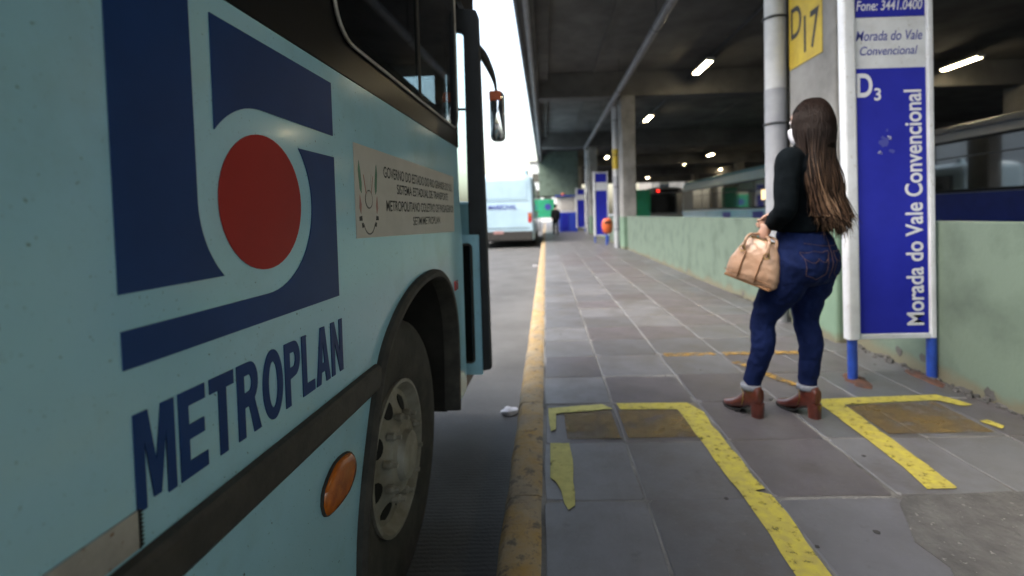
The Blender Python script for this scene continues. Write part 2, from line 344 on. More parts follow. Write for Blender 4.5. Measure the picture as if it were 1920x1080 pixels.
for k in range(20):
    cx, cy = gr_.uniform(0, 2.4), 1.45+gr_.random()**1.4*5; r_ = gr_.uniform(.006, .013)
    pts = [(cx+r_*gr_.uniform(.7, 1.15)*math.cos(a*.628), cy+r_*gr_.uniform(.7, 1.15)*math.sin(a*.628)) for a in range(10)]
    MB().prism(pts, (0, 0, .0028), XA, YA, ZA, -.002).build('gum_spot', 'gum', pv)
# kerb
kb = MB().box((-.165, -12, ROAD-.2), (-.055, 75, -.03)).build('kerb', 'kerb_paint'); tag(kb, kind='structure')
def kerb_stone(L_, seed):
    rr = random.Random(seed); b = MB(); rings = []
    for i in range(9):
        y = L_*i/8; y = min(max(y, .003), L_-.003); j = lambda a=.004: rr.uniform(-a, a)
        rings.append([Vector((-.198+j(.003), y, ROAD-.1)), Vector((-.188+j(.004), y, -.035+j())), Vector((-.176+j(.005), y, -.010+j())), Vector((-.16+j(.006), y, .002+j(.003))), Vector((-.11, y, .006+j(.003))), Vector((-.06+j(.003), y, .004+j(.002))), Vector((-.043+j(.003), y, -.004)), Vector((-.04, y, ROAD-.1))])
    return b.loft(rings)
ks = [kerb_stone(.98, 40+i).build('kerb_stone', 'kerb_paint', kb, smooth=50) for i in range(3)]
for i, y in enumerate([-2+.98*k for k in range(40)]):
    o = ks[i] if i < 3 else bpy.data.objects.new('kerb_stone', ks[i % 3].data)
    if i >= 3: COL.objects.link(o); o.parent = kb
    o.location = (0, y, 0)

# painted marks on the pavement (tape-edged paint, worn)
def mark(name, pts, m, z=.0048):
    return MB().prism(pts, (0, 0, z), XA, YA, ZA, -.0012).build(name, m, pv)
def jag(a, b, n, j, seed):
    rr = random.Random(seed); return [(a[0]+(b[0]-a[0])*i/n+rr.uniform(-j, j), a[1]+(b[1]-a[1])*i/n+rr.uniform(-j, j)) for i in range(n+1)]
mark('yellow_line', jag((-.01, 2.80), (.30, 2.845), 5, .003, 1)+[(.335, 2.80), (.355, 2.775)]+jag((.30, 2.765), (.03, 2.725), 5, .004, 2)+[(.025, 2.52), (.0, 2.50), (-.008, 2.6)], 'line_pale')
mark('yellow_line', [(-.005, 2.36)]+jag((.0, 2.365), (.09, 2.36), 3, .003, 3)+jag((.098, 2.2), (.083, 1.85), 4, .004, 4)+[(.06, 1.82), (.045, 1.86), (.035, 1.95), (.015, 2.02), (-.008, 2.05)], 'line_pale')
mark('yellow_line', jag((.385, 2.855), (.80, 2.845), 6, .002, 5)+jag((.845, 2.70), (.845, 1.95), 9, .009, 6)+[(.80, 1.93), (.855, 1.90)]+jag((.86, 1.86), (.845, 1.40), 6, .008, 7)+jag((.735, 1.40), (.745, 1.93), 6, .003, 8)+jag((.735, 2.0), (.72, 2.755), 8, .003, 9)+jag((.70, 2.757), (.40, 2.765), 5, .003, 10), 'line_yellow')
mark('yellow_line', jag((1.525, 2.86), (2.27, 2.90), 8, .003, 11)+[(2.33, 2.80), (2.345, 2.74), (2.28, 2.73), (2.22, 2.81)]+jag((2.15, 2.815), (1.665, 2.775), 7, .003, 12)+jag((1.66, 2.7), (1.60, 1.93), 9, .004, 13)+jag((1.585, 1.925), (1.475, 1.925), 2, .002, 14)+jag((1.50, 2.1), (1.535, 2.72), 7, .003, 15), 'line_yellow')
mark('yellow_line', [(2.20, 2.53), (2.255, 2.545), (2.275, 2.47), (2.235, 2.44)], 'line_yellow')
mark('faded_paint', [(.075, 2.715), (.34, 2.75), (.345, 2.41), (.08, 2.41)], 'line_ochre', .0036)
mark('faded_paint', [(.38, 2.75), (.715, 2.75), (.73, 2.41), (.385, 2.41)], 'line_ochre', .0036)
mark('faded_paint', [(1.67, 2.76), (2.18, 2.80), (2.17, 2.41), (1.66, 2.41)], 'line_ochre', .0036)
for x0, x1 in ((.90, 1.29), (1.36, 1.60), (1.75, 2.0)):
    mark('dashed_line', jag((x0, 3.86), (x1, 3.86), 4, .004, int(x0*100))+jag((x1, 3.775), (x0, 3.775), 4, .004, int(x1*100)), 'line_dash')
mark('dashed_line', jag((1.40, 3.62), (1.62, 3.02), 6, .006, 31)+jag((1.56, 3.0), (1.34, 3.6), 6, .006, 32), 'line_dash')
# paper litter in the gutter
def crumple(name, c, r, seed, label):
    rr = random.Random(seed); bm = bmesh.new(); bmesh.ops.create_icosphere(bm, subdivisions=2, radius=r)
    for v in bm.verts: v.co *= rr.uniform(.62, 1.2); v.co.z *= .45
    me = bpy.data.meshes.new(name); bm.to_mesh(me); bm.free(); o = link(name, me, 'paper'); o.location = (c[0], c[1], c[2]+r*.34); return tag(o, label, 'litter')
crumple('paper_scrap', (-.27, 3.2, ROAD), .055, 3, 'crumpled white paper scrap lying in the gutter beside the yellow kerb')
crumple('paper_scrap', (-.30, 12.5, ROAD), .06, 5, 'small white scrap on the road near the kerb, behind the bus ahead')

# ================================================================== STATION BUILDING
st = empty('station_building', (2.4, 4.45, 0)); tag(st, 'dark concrete bus station roof on square columns above the pavement', 'building')
so_ = (-2.4, -4.45, 0)
def st_part(name, m, a, b, bev=0): return MB().box(a, b).build(name, m, st, so_, bevel=bev)
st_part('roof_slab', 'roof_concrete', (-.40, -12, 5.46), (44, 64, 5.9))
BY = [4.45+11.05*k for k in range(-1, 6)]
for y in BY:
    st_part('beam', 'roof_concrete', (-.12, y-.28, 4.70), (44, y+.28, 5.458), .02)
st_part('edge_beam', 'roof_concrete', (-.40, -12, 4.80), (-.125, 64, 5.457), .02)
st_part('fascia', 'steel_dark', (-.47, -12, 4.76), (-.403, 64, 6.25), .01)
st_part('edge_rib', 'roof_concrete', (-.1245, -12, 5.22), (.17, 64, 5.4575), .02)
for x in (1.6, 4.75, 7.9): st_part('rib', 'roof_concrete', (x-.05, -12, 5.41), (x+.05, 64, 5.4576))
st_part('gutter_pipe', 'pipe_grey', (-.30, -12, 4.68), (-.20, 64, 4.798), .03)
CY = [4.45+11.05*k for k in range(-1, 6)]
for y in CY:
    for x in ((2.38,) if y < 40 else (2.38,)):
        st_part('column', 'column_paint', (x, y-.38, -.1), (x+.42, y+.38, 4.698), .025)
for y in CY[1:6]:
    for x in (14.5, 24): st_part('column', 'concrete', (x, y-.38, ROAD), (x+.5, y+.38, 4.699), .025)
# longitudinal drain pipe hung below the beams
b = MB().tube([(2.17, -14, 4.60), (2.17, 26.3, 4.60)], .085, 14)
pp = b.build('drain_pipe', 'pipe_grey', smooth=40); tag(pp, 'long grey drain pipe hung under the station roof beams', 'pipe')
for k in range(8):
    y = -9+k*4.6; MB().tube([(2.17+.09*math.cos(a*.524), y, 4.60+.09*math.sin(a*.524)) for a in range(12)], .008, 5, True).build('pipe_clamp', 'steel_dark', pp)
    MB().box((2.162, y-.01, 4.69), (2.178, y+.01, 5.458)).build('hanger', 'steel_dark', pp)
cn = MB().tube([(4.47, -14, 5.18), (4.47, 60, 5.18)], .022, 8).build('cable_conduit', 'steel_dark', smooth=40); tag(cn, 'thin dark conduit running above the nearest row of lamps', 'conduit')
# downpipes beside the columns
for i, y in enumerate(CY[1:5]):
    dp = empty('downpipe', (2.31, y+.50, 0))
    tag(dp, ['thick pale grey downpipe on the column with the yellow sign', 'pale downpipe on the second column, beside the farther blue sign', 'thin looking downpipe on the third column from the camera', 'downpipe on the farthest visible column by the pavement'][i], 'pipe', 'downpipes on the columns')
    MB().tube([(0, 0, 0), (0, 0, 2.30)], .103, 20).build('lower_pipe', 'pipe_lower', dp, smooth=40)
    MB().tube([(0, 0, 2.302), (0, 0, 4.60)], .100, 20).build('upper_pipe', 'pipe_white', dp, smooth=40)
    for z in (.6, 1.96, 2.99, 4.1):
        MB().tube([(.112*math.cos(a*.3142), .112*math.sin(a*.3142), z) for a in range(20)], .010, 6, True).build('clamp', 'steel_dark', dp, smooth=True)
    if i == 1: MB().lathe([(.1035, 2.54), (.1055, 2.56), (.1055, 3.16), (.1035, 3.18)], (0, 0, 0), ZA, 20).build('yellow_band', 'sign_yellow', dp, smooth=40)
# low green wall between pavement and bus lanes
for y0, y1, lb in ((-12, 4.06, 'low green plastered wall running beside the tall blue sign'), (4.84, 15.11, 'low green wall between the column with the yellow sign and the second column'), (15.89, 26.1, 'low green wall beyond the second column')):
    n = 24; rings = []
    rr = random.Random(int(y0*10))
    wl = MB().box((2.50, y0, ROAD), (2.66, y1, 1.015)).build('low_wall', 'green_wall', bevel=.008); tag(wl, lb, 'wall', 'green walls along the pavement')
# plaster crumbs at the foot of the wall
b = MB(); rr = random.Random(8)
for k in range(260):
    y = 1.6+rr.random()**1.3*5; x = 2.497-abs(rr.gauss(0, .03)); r_ = rr.uniform(.004, .017)
    if 4.0 < y < 4.9: continue
    b.box((x-r_, y-r_, -.004), (x+r_*rr.random(), y+r_, r_*rr.uniform(.6, 1.4)), Matrix.Translation((x, y, 0)) @ Matrix.Rotation(rr.uniform(-.5, .5), 4, 'Z') @ Matrix.Translation((-x, -y, 0)))
tag(b.build('plaster_crumbs', 'rough_concrete'), 'crumbs of plaster along the foot of the green wall', 'rubble', kind='stuff')

rr = random.Random(17)
for cy, cz, r_ in ((3.52, .09, .035), (3.30, .10, .030), (2.80, .03, .045), (6.3, .05, .04), (8.8, .05, .05)):
    pts = [(cy+r_*rr.uniform(.5, 1.2)*math.cos(a*.571), cz+r_*rr.uniform(.4, 1.2)*math.sin(a*.571)) for a in range(11)]
    pts = [(y_, max(.004, z)) for y_, z in pts]
    wall_ = [o for o in bpy.data.objects if o.name.startswith('low_wall')][0 if cy < 4.5 else 1]
    MB().prism(pts, (2.4985, 0, 0), YA, ZA, (-1, 0, 0), .0016).build('chipped_plaster', 'rough_concrete', wall_)
# ceiling lamps
def lamp_proto():
    e = empty('ceiling_lamp', (0, 0, 0))
    MB().box((-.11, -.66, .02), (.11, .66, .07)).build('lamp_case', 'lamp_case', e, bevel=.01)
    for x in (-.05, .05): MB().tube([(x, -.62, 0), (x, .62, 0)], .022, 10).build('tube', 'lamp_tube', e, smooth=40)
    for y in (-.64, .64): MB().box((-.09, y-.015, -.02), (.09, y+.015, .0195)).build('socket', 'lamp_case', e)
    for y in (-.5, .5): MB().box((-.006, y-.006, .07), (.006, y+.006, .36)).build('hanger', 'steel_dark', e)
    return e
lp = lamp_proto(); first = True
nums = ['nearest', 'second', 'third', 'fourth', 'fifth', 'sixth', 'seventh']
LR = [(4.47, [13.85, 21.05, 28.0, 35.1, 41.0], 'visible in the row just beyond the green wall'), (11.9, [14.3, 21.2, 27.6, 35.4, 41.6, 51.3, 57], 'in the middle row above the parked buses'), (17.1, [34.5, 41.1, 48.3, 56.3], 'in the farthest row inside the station'),
      (4.47, [-6.8, .1, 7.0], None)]  # first two continue the row out of view, added to brighten the bus side
near = ['added lit tube lamp behind the camera, brightening the near bus', 'added lit tube lamp beside the camera position, brightening the near bus', 'lit tube lamp high above the lane, before the column with the yellow sign']
for x, ys, nm in LR:
    for i, y in enumerate(ys):
        o = lp if first else copy_tree(lp); first = False
        o.location = (x, y, 5.1); tag(o, 'lit tube lamp, %s %s' % (nums[i], nm) if nm else near[i], 'lamp', 'lit tube lamps under the station roof')

# ================================================================== PARKED BUSES
def wheel(parent, c, ax, r=.47, rim=.27, detail=False, wdt=.26):
    """ax points outward"""
    c = Vector(c); ax = Vector(ax)
    t = MB().lathe([(rim, -wdt), (r*.9, -wdt), (r, -wdt+.04), (r, -.045), (r*.985, -.02), (r*.94, -.004), (r*.86, .002), (rim+.06, -.002), (rim+.02, -.012), (rim, -.02)], c, ax, 48 if detail else 24, False).build('wheel', 'tyre', parent, smooth=50)
    k = 40 if detail else 20
    rm = MB().lathe([(rim, -.2), (rim+.004, -.018), (rim+.006, -.006), (rim-.006, -.004), (rim-.012, -.014), (rim-.02, -.030), (rim-.03, -.040), (rim-.06, -.038), (rim-.11, -.018), (.125, -.004), (.118, .006), (.085, .008), (.078, .03), (.055, .038), (.001, .04)], c, ax, k).build('rim', 'rim', t, smooth=35)
    if detail:
        e = Vector((0, 0, 1)); f = ax.cross(e)
        for i in range(8):
            a = i*math.pi/4+.25; d = e*math.cos(a)+f*math.sin(a)
            n = (ax*.93+d*.36).normalized()
            MB().lathe([(.034, -.004), (.034, .0035), (.028, .0035)], c+d*(rim-.072)+ax*-.034, n, 14).build('vent_hole', 'dark', t)
        for i in range(10):
            a = i*math.pi/5+.1; d = e*math.cos(a)+f*math.sin(a)
            MB().lathe([(.015, 0), (.015, .022), (.008, .03), (.008, .045), (.002, .046)], c+d*.138+ax*-.014, ax, 8).build('wheel_nut', 'rim', t)
    return t
def parked_bus(name, label, loc, rz, L_, body, roof, stripe, win_z=(1.5, 2.45), pitch=1.45, h=3.0, group='buses standing in the station', stz=(.95, 1.30)):
    e = empty(name, loc, rz); tag(e, label, 'bus', group); hw = 1.24
    # cross section lofted along the length, rounded roof edges
    sec = [(-hw, .33), (-hw, win_z[0]-.05), (-hw+.02, win_z[1]+.05), (-hw+.06, h-.22), (-hw+.18, h-.08), (-hw+.40, h-.01), (0, h+.03)]
    sec = sec+[(-x, z) for x, z in sec[-2::-1]]
    rings = [[Vector((x*s, y, .33+(z-.33)*q)) for x, z in sec] for y, s, q in ((0, .93, .96), (.05, .975, .985), (.16, 1, 1), (L_-.22, 1, 1), (L_-.08, .97, .985), (L_, .90, .95))]
    MB().loft(rings).build('body', body, e, smooth=40)
    MB().prism([(-hw+.03, h-.17), (-hw+.19, h-.05), (-hw+.4, h+.018), (0, h+.05), (hw-.4, h+.018), (hw-.19, h-.05), (hw-.03, h-.17)], (0, .3, 0), XA, ZA, YA, L_-.7).build('roof', roof, e)
    for s in (-1, 1):
        n = int((L_-1.6)/pitch)
        MB().box((s*hw-.008, .5, win_z[0]-.06), (s*hw+.006, L_-.35, win_z[1]+.06)).build('window_band', 'black_paint', e)
        for i in range(n):
            y0 = .62+i*pitch
            f = MB().prism(rrect(y0, win_z[0], y0+pitch-.09, win_z[1], .07), (s*(hw+.004), 0, 0), YA, ZA, (s, 0, 0), .010).build('window', 'bus_glass', e)
            MB().box((s*hw+s*.014-.004, y0, win_z[1]-.30), (s*hw+s*.014+.004, y0+pitch-.09, win_z[1]-.275)).build('rail', 'steel_dark', f)
        MB().box((s*(hw-.003), .3, stz[0]), (s*(hw+.006), L_-.3, stz[1])).build('side_stripe', stripe, e)
        MB().box((s*(hw-.004), .2, .34), (s*(hw+.008), L_-.25, .52)).build('skirt', 'steel_dark', e)
        for y in (2.9, L_-2.6): wheel(e, (s*(hw+.002), y, .47), (s, 0, 0))
    # rear (y=0) and front (y=L)
    MB().box((-hw*.93, -.07, .30), (hw*.93, .06, .68)).build('rear_bumper', 'black_rubber', e, bevel=.03)
    for s in (-1, 1):
        t = MB().box((s*1.06-.075, -.012, 1.02), (s*1.06+.075, .03, 1.42)).build('tail_light', 'red_lens', e, bevel=.012)
        MB().box((s*1.06-.062, -.02, 1.27), (s*1.06+.062, -.0122, 1.39)).build('turn_lens', 'orange_lens', t)
    MB().box((-hw*.92, L_-.05, .30), (hw*.92, L_+.06, .72)).build('front_bumper', stripe, e, bevel=.03)
    MB().prism(rrect(-hw*.86, 1.25, hw*.86, 2.55, .14), (0, L_-.02, 0), XA, ZA, YA, .05).build('windshield', 'bus_glass', e)
    MB().box((-.8, L_-.03, 2.60), (.8, L_+.02, 2.82)).build('destination_board', 'dark', e)
    for s in (-1, 1): MB().lathe([(.10, 0), (.095, .05), (.05, .065), (.002, .068)], (s*.85, L_-.02, .86), YA, 16).build('headlight', 'chrome', e, smooth=40)
    MB().box((-hw+.12, .4, .25), (hw-.12, L_-.4, .40)).build('chassis', 'underbody', e)
    return e
# the bus ahead at the kerb
bd_ = parked_bus('parked_bus', 'pale blue bus seen from behind, standing ahead at the kerb', (-1.70, 19.9, ROAD), 0, 11, 'pale_bus', 'pale_bus', 'pale_bus', group='buses standing in the station')
MB().prism(rrect(-.95, 2.0, .95, 2.75, .12), (0, -.018, 0), XA, ZA, YA, .02).build('rear_panel', 'pale_bus', bd_)
MB().box((-1.02, -.016, .80), (1.02, -.004, .815)).build('engine_lid_seam', 'steel_dark', bd_)
MB().box((-1.02, -.016, 1.90), (1.02, -.004, 1.912)).build('engine_lid_seam', 'steel_dark', bd_)
place(text_mesh('MARECHAL', 1.15, .20, .02), 'rear_lettering', 'letter_blue', bd_, (-.62, -.02, 1.57), XA, ZA)
MB().box((-.42, -.03, .52+.06), (-.02, -.0705, .70)).build('number_plate', 'rose_ink', bd_)
MB().lathe([(.12, 0), (.12, .18), (.10, .2)], (.9, .55, 2.98), ZA, 12).build('roof_vent', 'pale_bus', bd_)
# buses in the inner lanes
parked_bus('parked_bus', 'dark blue bus with wide dark windows behind the tall blue sign', (9.35, 1.5, ROAD), 0, 11.6, 'grey_bus_roof', 'grey_bus_roof', 'navy_bus', (1.60, 2.52), 2.1, 2.93, stz=(.60, 1.53))
bb = parked_bus('parked_bus', 'long light blue bus beyond the green wall, left of the waiting woman', (8.95, 16.2, ROAD), 0, 11.8, 'pale_bus', 'bus_paint', 'bus_paint', (1.42, 2.36), 1.5, 2.95)
for y in (1.3, 4.4): MB().box((-1.252, y, 1.0), (-1.262, y+.9, 1.24)).build('side_lettering', 'letter_blue', bb)
MB().box((-1.262, 1.0, 1.66), (-1.268, 1.42, 2.0)).build('lit_window', 'interior_lamp', bb)
bc = parked_bus('parked_bus', 'dark fronted bus with a red light, facing the camera far inside the station', (8.1, 44.5, ROAD), math.pi, 11.5, 'grey_bus_roof', 'grey_bus_roof', 'steel_dark', (1.3, 2.4), 1.5, 2.95)
MB().lathe([(.10, 0), (.09, .05), (.002, .06)], (.55, 11.5, 2.72), YA, 12).build('marker_light', 'tail_glow', bc)

# ================================================================== HERO BUS
PHI = math.atan2(.0343, .9994)
hb = empty('city_bus', (-.53, .018, ROAD), -PHI); tag(hb, 'light blue city bus with dark blue and red emblem, closest to the camera', 'bus')
HO = (0, 0, -ROAD)            # bus coordinates: x out of the side, y forward, z above the pavement
def hp(mb, name, m, parent=None, **k):
    return mb.build(name, m, parent or hb, HO, **k)
ARCH = [(1.165, .20), (1.19, .36), (1.262, .55), (1.342, .700), (1.434, .785), (1.574, .853), (1.744, .893), (1.93, .902), (2.06, .882), (2.16, .836), (2.25, .75), (2.30, .65), (2.317, .55), (2.315, .38), (2.30, .20)]
def smooth_path(p, n=4):
    out = []
    for i in range(len(p)-1):
        a, b, c, d = p[max(i-1, 0)], p[i], p[i+1], p[min(i+2, len(p)-1)]
        for k in range(n):
            t = k/n; out.append(tuple(.5*((2*b[j])+(-a[j]+c[j])*t+(2*a[j]-5*b[j]+4*c[j]-d[j])*t*t+(-a[j]+3*b[j]-3*c[j]+d[j])*t**3) for j in (0, 1)))
    return out+[p[-1]]
AP = smooth_path(ARCH)
YB, YF = -8.6, 3.22
side = [(YB, .20)]+AP+[(2.56, .20), (2.56, 1.0), (2.52, 1.2), (2.50, 1.475), (YB, 1.475)]
hp(MB().prism(side, (0, 0, 0), YA, ZA, (-1, 0, 0), .03), 'side_panel', 'bus_paint')
tr = MB(); rings = []
for i, p in enumerate(AP):
    a = Vector(AP[max(i-1, 0)]); b_ = Vector(AP[min(i+1, len(AP)-1)]); t = (b_-a).normalized(); n = Vector((t.y, -t.x))   # points into the opening
    q = Vector(p); P = lambda s, x: Vector((x, q.x+n.x*s, q.y+n.y*s))
    rings.append([P(-.012, .001), P(-.010, .014), P(.002, .024), P(.018, .022), P(.022, .010), P(.024, -.05), P(.006, -.05)])
hp(tr.loft(rings), 'wheel_arch_trim', 'black_rubber', smooth=40)
lin = [(p[0]*.975+1.74*.025, p[1]*.985-.004) for p in AP]
hp(MB().loft([[Vector((-.040, y, z)), Vector((-.60, y, z)), Vector((-.60, y, z+.03)), Vector((-.040, y, z+.03))] for y, z in lin]), 'wheel_well', 'underbody', smooth=40)
hp(MB().box((-.66, 1.0, .1), (-.61, 2.5, 1.2)), 'wheel_well_back', 'underbody')
# belt strip, bright patch, lamp, reflector
hp(MB().prism([(0, .645), (.012, .650), (.018, .66), (.018, .708), (.012, .716), (0, .72)], (0.001, YB, 0), XA, ZA, YA, 1.325-YB), 'belt_strip', 'trim_strip', bevel=.002)
hp(MB().prism([(-2.2, .724), (.562, .724), (.566, .771), (-2.2, .775)], (.0006, 0, 0), YA, ZA, XA, .002), 'bright_patch', 'silver')
zz = [(.5665+(.003 if i % 2 else -.002), .724+.047*i/18) for i in range(19)]
hp(MB().prism(zz+[(.5625, .772), (.5625, .723)], (.0012, 0, 0), YA, ZA, XA, .0024), 'patch_edge', 'dark')
lens = smooth_path([(1.0, .512), (1.012, .545), (1.065, .572), (1.13, .565), (1.158, .535), (1.15, .503), (1.11, .478), (1.05, .474), (1.012, .483), (1.0, .512)], 3)[:-1]
lc = [(1.08+(y-1.08)*1.02, .523+(z-.523)*1.04) for y, z in lens]
mk = hp(MB().prism(lc, (.0005, 0, 0), YA, ZA, XA, .007), 'side_marker', 'black_rubber')
MB().loft([[Vector((x, 1.08+(y-1.08)*s, .523+(z-.523)*s)) for y, z in lens] for x, s in ((.006, 1), (.012, .97), (.017, .85), (.019, .6))]).build('lens', 'orange_lens', mk, HO, smooth=60)
hp(MB().box((.0005, 2.335, .765), (.006, 2.40, .81)), 'reflector', 'red_lens')
# emblem painted on the side
CXY, RR = (.85, 1.155), .163
EM = .0018
def decal(name, pts, m, d=EM): return hp(MB().prism(pts, (.0004, 0, 0), YA, ZA, XA, d), name, m)
a1 = 180+math.degrees(math.asin((CXY[1]-1.038)/RR))
decal('emblem_bar', [(.553, 1.441), (.553, 1.038)]+arc(*CXY, RR, a1, 180)+[(.686, 1.441)], 'bus_blue')
a2 = 180-math.degrees(math.acos((.85-.729)/RR))
decal('emblem_block', [(.729, 1.441), (.729, 1.264)]+arc(*CXY, RR, a2, 90)+[(1.121, 1.316), (1.121, 1.438)], 'bus_blue')
a3 = math.degrees(math.asin((1.267-CXY[1])/RR))
decal('emblem_base', [(.554, .946), (1.122, .943), (1.122, 1.267)]+arc(*CXY, RR, a3, -90)+[(.554, .993)], 'bus_blue')
decal('emblem_disc', arc(*CXY, .119, 0, 352.5, 47), 'bus_red')
# lettering, drawn letter by letter in a unit-high box
def letters():
    s = .235
    A = {}
    A['M'] = (.66, [[(0, 0), (0, 1), (.22, 1), (.33, .42), (.44, 1), (.66, 1), (.66, 0), (.51, 0), (.51, .70), (.39, .06), (.27, .06), (.15, .70), (.15, 0)]])
    A['E'] = (.54, [[(0, 0), (0, 1), (.52, 1), (.52, .82), (.18, .82), (.18, .60), (.49, .60), (.49, .43), (.18, .43), (.18, .18), (.54, .18), (.54, 0)]])
    A['T'] = (.56, [[(.19, 0), (.19, .82), (0, .82), (0, 1), (.56, 1), (.56, .82), (.37, .82), (.37, 0)]])
    bowl = [(.34+.22*math.cos(t)*1.0, .72+.28*math.sin(t)) for t in [math.pi/2-math.pi*i/12 for i in range(13)]]
    inn = [(.31+.075*math.cos(t), .715+.115*math.sin(t)) for t in [math.pi/2-math.pi*i/10 for i in range(11)]]
    A['R'] = (.62, [[(0, 0), (0, 1)]+bowl[:11]+[(.46, .44), (.62, 0), (.42, 0), (.30, .40), (.18, .40), (.18, 0)], [(.18, .83)]+inn+[(.18, .60)]])
    A['P'] = (.56, [[(0, 0), (0, 1)]+[(x, z-.0) for x, z in bowl]+[(.18, .42), (.18, 0)], [(.18, .83)]+inn+[(.18, .60)]])
    A['O'] = (.64, [[(.32+.32*math.cos(t), .5+.52*math.sin(t)) for t in [2*math.pi*i/40 for i in range(40)]], [(.32+.145*math.cos(t), .5+.345*math.sin(t)) for t in [2*math.pi*i/32 for i in range(32)]]])
    A['L'] = (.50, [[(0, 0), (0, 1), (.18, 1), (.18, .18), (.50, .18), (.50, 0)]])
    A['A'] = (.64, [[(0, 0), (.22, 1), (.42, 1), (.64, 0), (.45, 0), (.41, .20), (.23, .20), (.19, 0)], [(.265, .36), (.375, .36), (.32, .74)]])
    A['N'] = (.60, [[(0, 0), (0, 1), (.18, 1), (.43, .38), (.43, 1), (.60, 1), (.60, 0), (.42, 0), (.17, .62), (.17, 0)]])
    return A
A = letters(); W = 'METROPLAN'; gap = .085
tot = sum(A[c][0] for c in W)+gap*(len(W)-1); kx = (1.130-.563)/tot; x = .563
for c in W:
    me = curve_mesh([[(px*kx, pz*.122) for px, pz in sp] for sp in A[c][1]], .0008)
    place(me, 'letter', 'bus_blue', hb, (.0014, x, .766-ROAD), YA, ZA); x += (A[c][0]+gap)*kx
# permit plate with its lettering
pl = hp(MB().prism([(1.232, 1.072), (2.365, 1.050), (2.378, 1.318), (1.232, 1.318)], (.0004, 0, 0), YA, ZA, XA, .0022), 'permit_plate', 'decal_white')
def ptext(t, w_, h_, cx, z, m='ink'):
    place(text_mesh(t, w_, h_, .012), 'plate_lettering', m, pl, (.0032, cx-w_/2, z-ROAD), YA, ZA)
ptext('GOVERNO DO ESTADO DO RIO GRANDE DO SUL', .90, .034, 1.885, 1.243)
ptext('SISTEMA ESTADUAL DE TRANSPORTE', .70, .032, 1.90, 1.198)
ptext('METROPOLITANO COLETIVO DE PASSAGEIROS', .90, .034, 1.90, 1.143)
ptext('SETM/METROPLAN', .38, .030, 1.90, 1.095)
def pd(pts, m): MB().prism(pts, (.0027, 0, 0), YA, ZA, XA, .0008).build('crest_mark', m, pl, HO)
for s in (-1, 1):
    c = 1.318; pd([(c+s*.060, 1.275), (c+s*.066, 1.25), (c+s*.058, 1.20), (c+s*.048, 1.19), (c+s*.045, 1.215), (c+s*.052, 1.25)], 'leaf_ink')
    pd([(c+s*.060, 1.185), (c+s*.064, 1.15), (c+s*.055, 1.135), (c+s*.050, 1.16)], 'rose_ink')
    pd([(c+s*.066, 1.128), (c+s*.066, 1.117), (c+s*.048, 1.117), (c+s*.050, 1.130)], 'ink'); pd([(c+s*.052, 1.110), (c+s*.043, 1.112), (c+s*.038, 1.100), (c+s*.048, 1.098)], 'ink')
    pd([(c+s*.030, 1.24), (c+s*.022, 1.245), (c+s*.006, 1.19), (c+s*.012, 1.185)], 'decal_white')
    pd([(c+s*.034, 1.24), (c+s*.030, 1.24), (c+s*.010, 1.17), (c+s*.014, 1.17)], 'rose_ink')
ar = arc(1.318, 1.118, .040, 200, 340, 10); pd(ar+[(y, z+.004) for y, z in ar[::-1]], 'ink_grey')
ar = arc(1.318, 1.175, .026, 0, 345, 20); pd(ar, 'ink_grey'); 
ar = arc(1.318, 1.175, .022, 0, 345, 20); MB().prism(ar, (.0031, 0, 0), YA, ZA, XA, .0008).build('crest_mark', 'decal_white', pl, HO)
# window band: sill, pillars, header, panes with a pale gasket line
ZT = 2.36
hp(MB().box((-.028, YB, 1.477), (.002, 2.50, 1.60)), 'window_sill', 'black_paint')
hp(MB().box((-.028, YB, 2.30), (.002, 3.10, 2.62)), 'window_header', 'black_paint')
WN = [(1.14, 2.50), (-.42, 1.03), (-1.98, -.53), (-3.54, -2.09), (-5.10, -3.65), (-6.66, -5.21), (-8.3, -6.77)]
pil = [(2.44, 2.50)]+[(WN[i+1][1]-.05, WN[i][0]+.05) for i in range(6)]+[(YB, -8.25)]
for y0, y1 in pil: hp(MB().box((-.028, y0, 1.598), (.002, y1, 2.302)), 'pillar', 'black_paint')
for i, (y0, y1) in enumerate(WN):
    rp_ = rrect(y0, 1.562, y1, 2.34, .10, 8)
    wn = hp(MB().prism(rp_, (.0025, 0, 0), YA, ZA, XA, .005), 'window', 'window_glass')
    MB().tube([(.008, y, z) for y, z in rp_], .0055, 6, True).build('gasket', 'silver' if i == 0 else 'black_rubber', wn, HO, smooth=True)
    MB().box((.009, (y0+y1)/2-.012, 1.58), (.014, (y0+y1)/2+.012, 2.33)).build('sash', 'black_rubber', wn, HO)
# shell: roof, far side, floor, ends
W_ = 2.5
roof = [(0, 2.60), (-.03, 2.76), (-.16, 2.88), (-.42, 2.94), (-1.25, 2.97), (-W_+.42, 2.94), (-W_+.16, 2.88), (-W_+.03, 2.76), (-W_, 2.60)]
roof2 = [(x_*.97-.0375, z-.05) for x_, z in roof[::-1]]
hp(MB().prism(roof+roof2, (0, YB, 0), XA, ZA, YA, YF-YB), 'roof', 'bus_paint')
hp(MB().box((-W_, YB, .2), (-W_+.03, YF-.1, 1.5)), 'far_side_panel', 'bus_paint')
hp(MB().box((-W_, YB, 2.36), (-W_+.03, YF-.1, 2.62)), 'far_side_header', 'black_paint')
for i in range(8):
    y = YB+.1+i*1.56; hp(MB().box((-W_, y-.05, 1.498), (-W_+.03, y+.05, 2.362)), 'far_pillar', 'black_paint')
    if i < 7: hp(MB().box((-W_+.01, y+.05, 1.5), (-W_+.02, y+1.51, 2.36)), 'far_window', 'window_glass')
hp(MB().box((-W_+.03, YB, .55), (-.66, YF-.15, .62)), 'floor', 'interior')
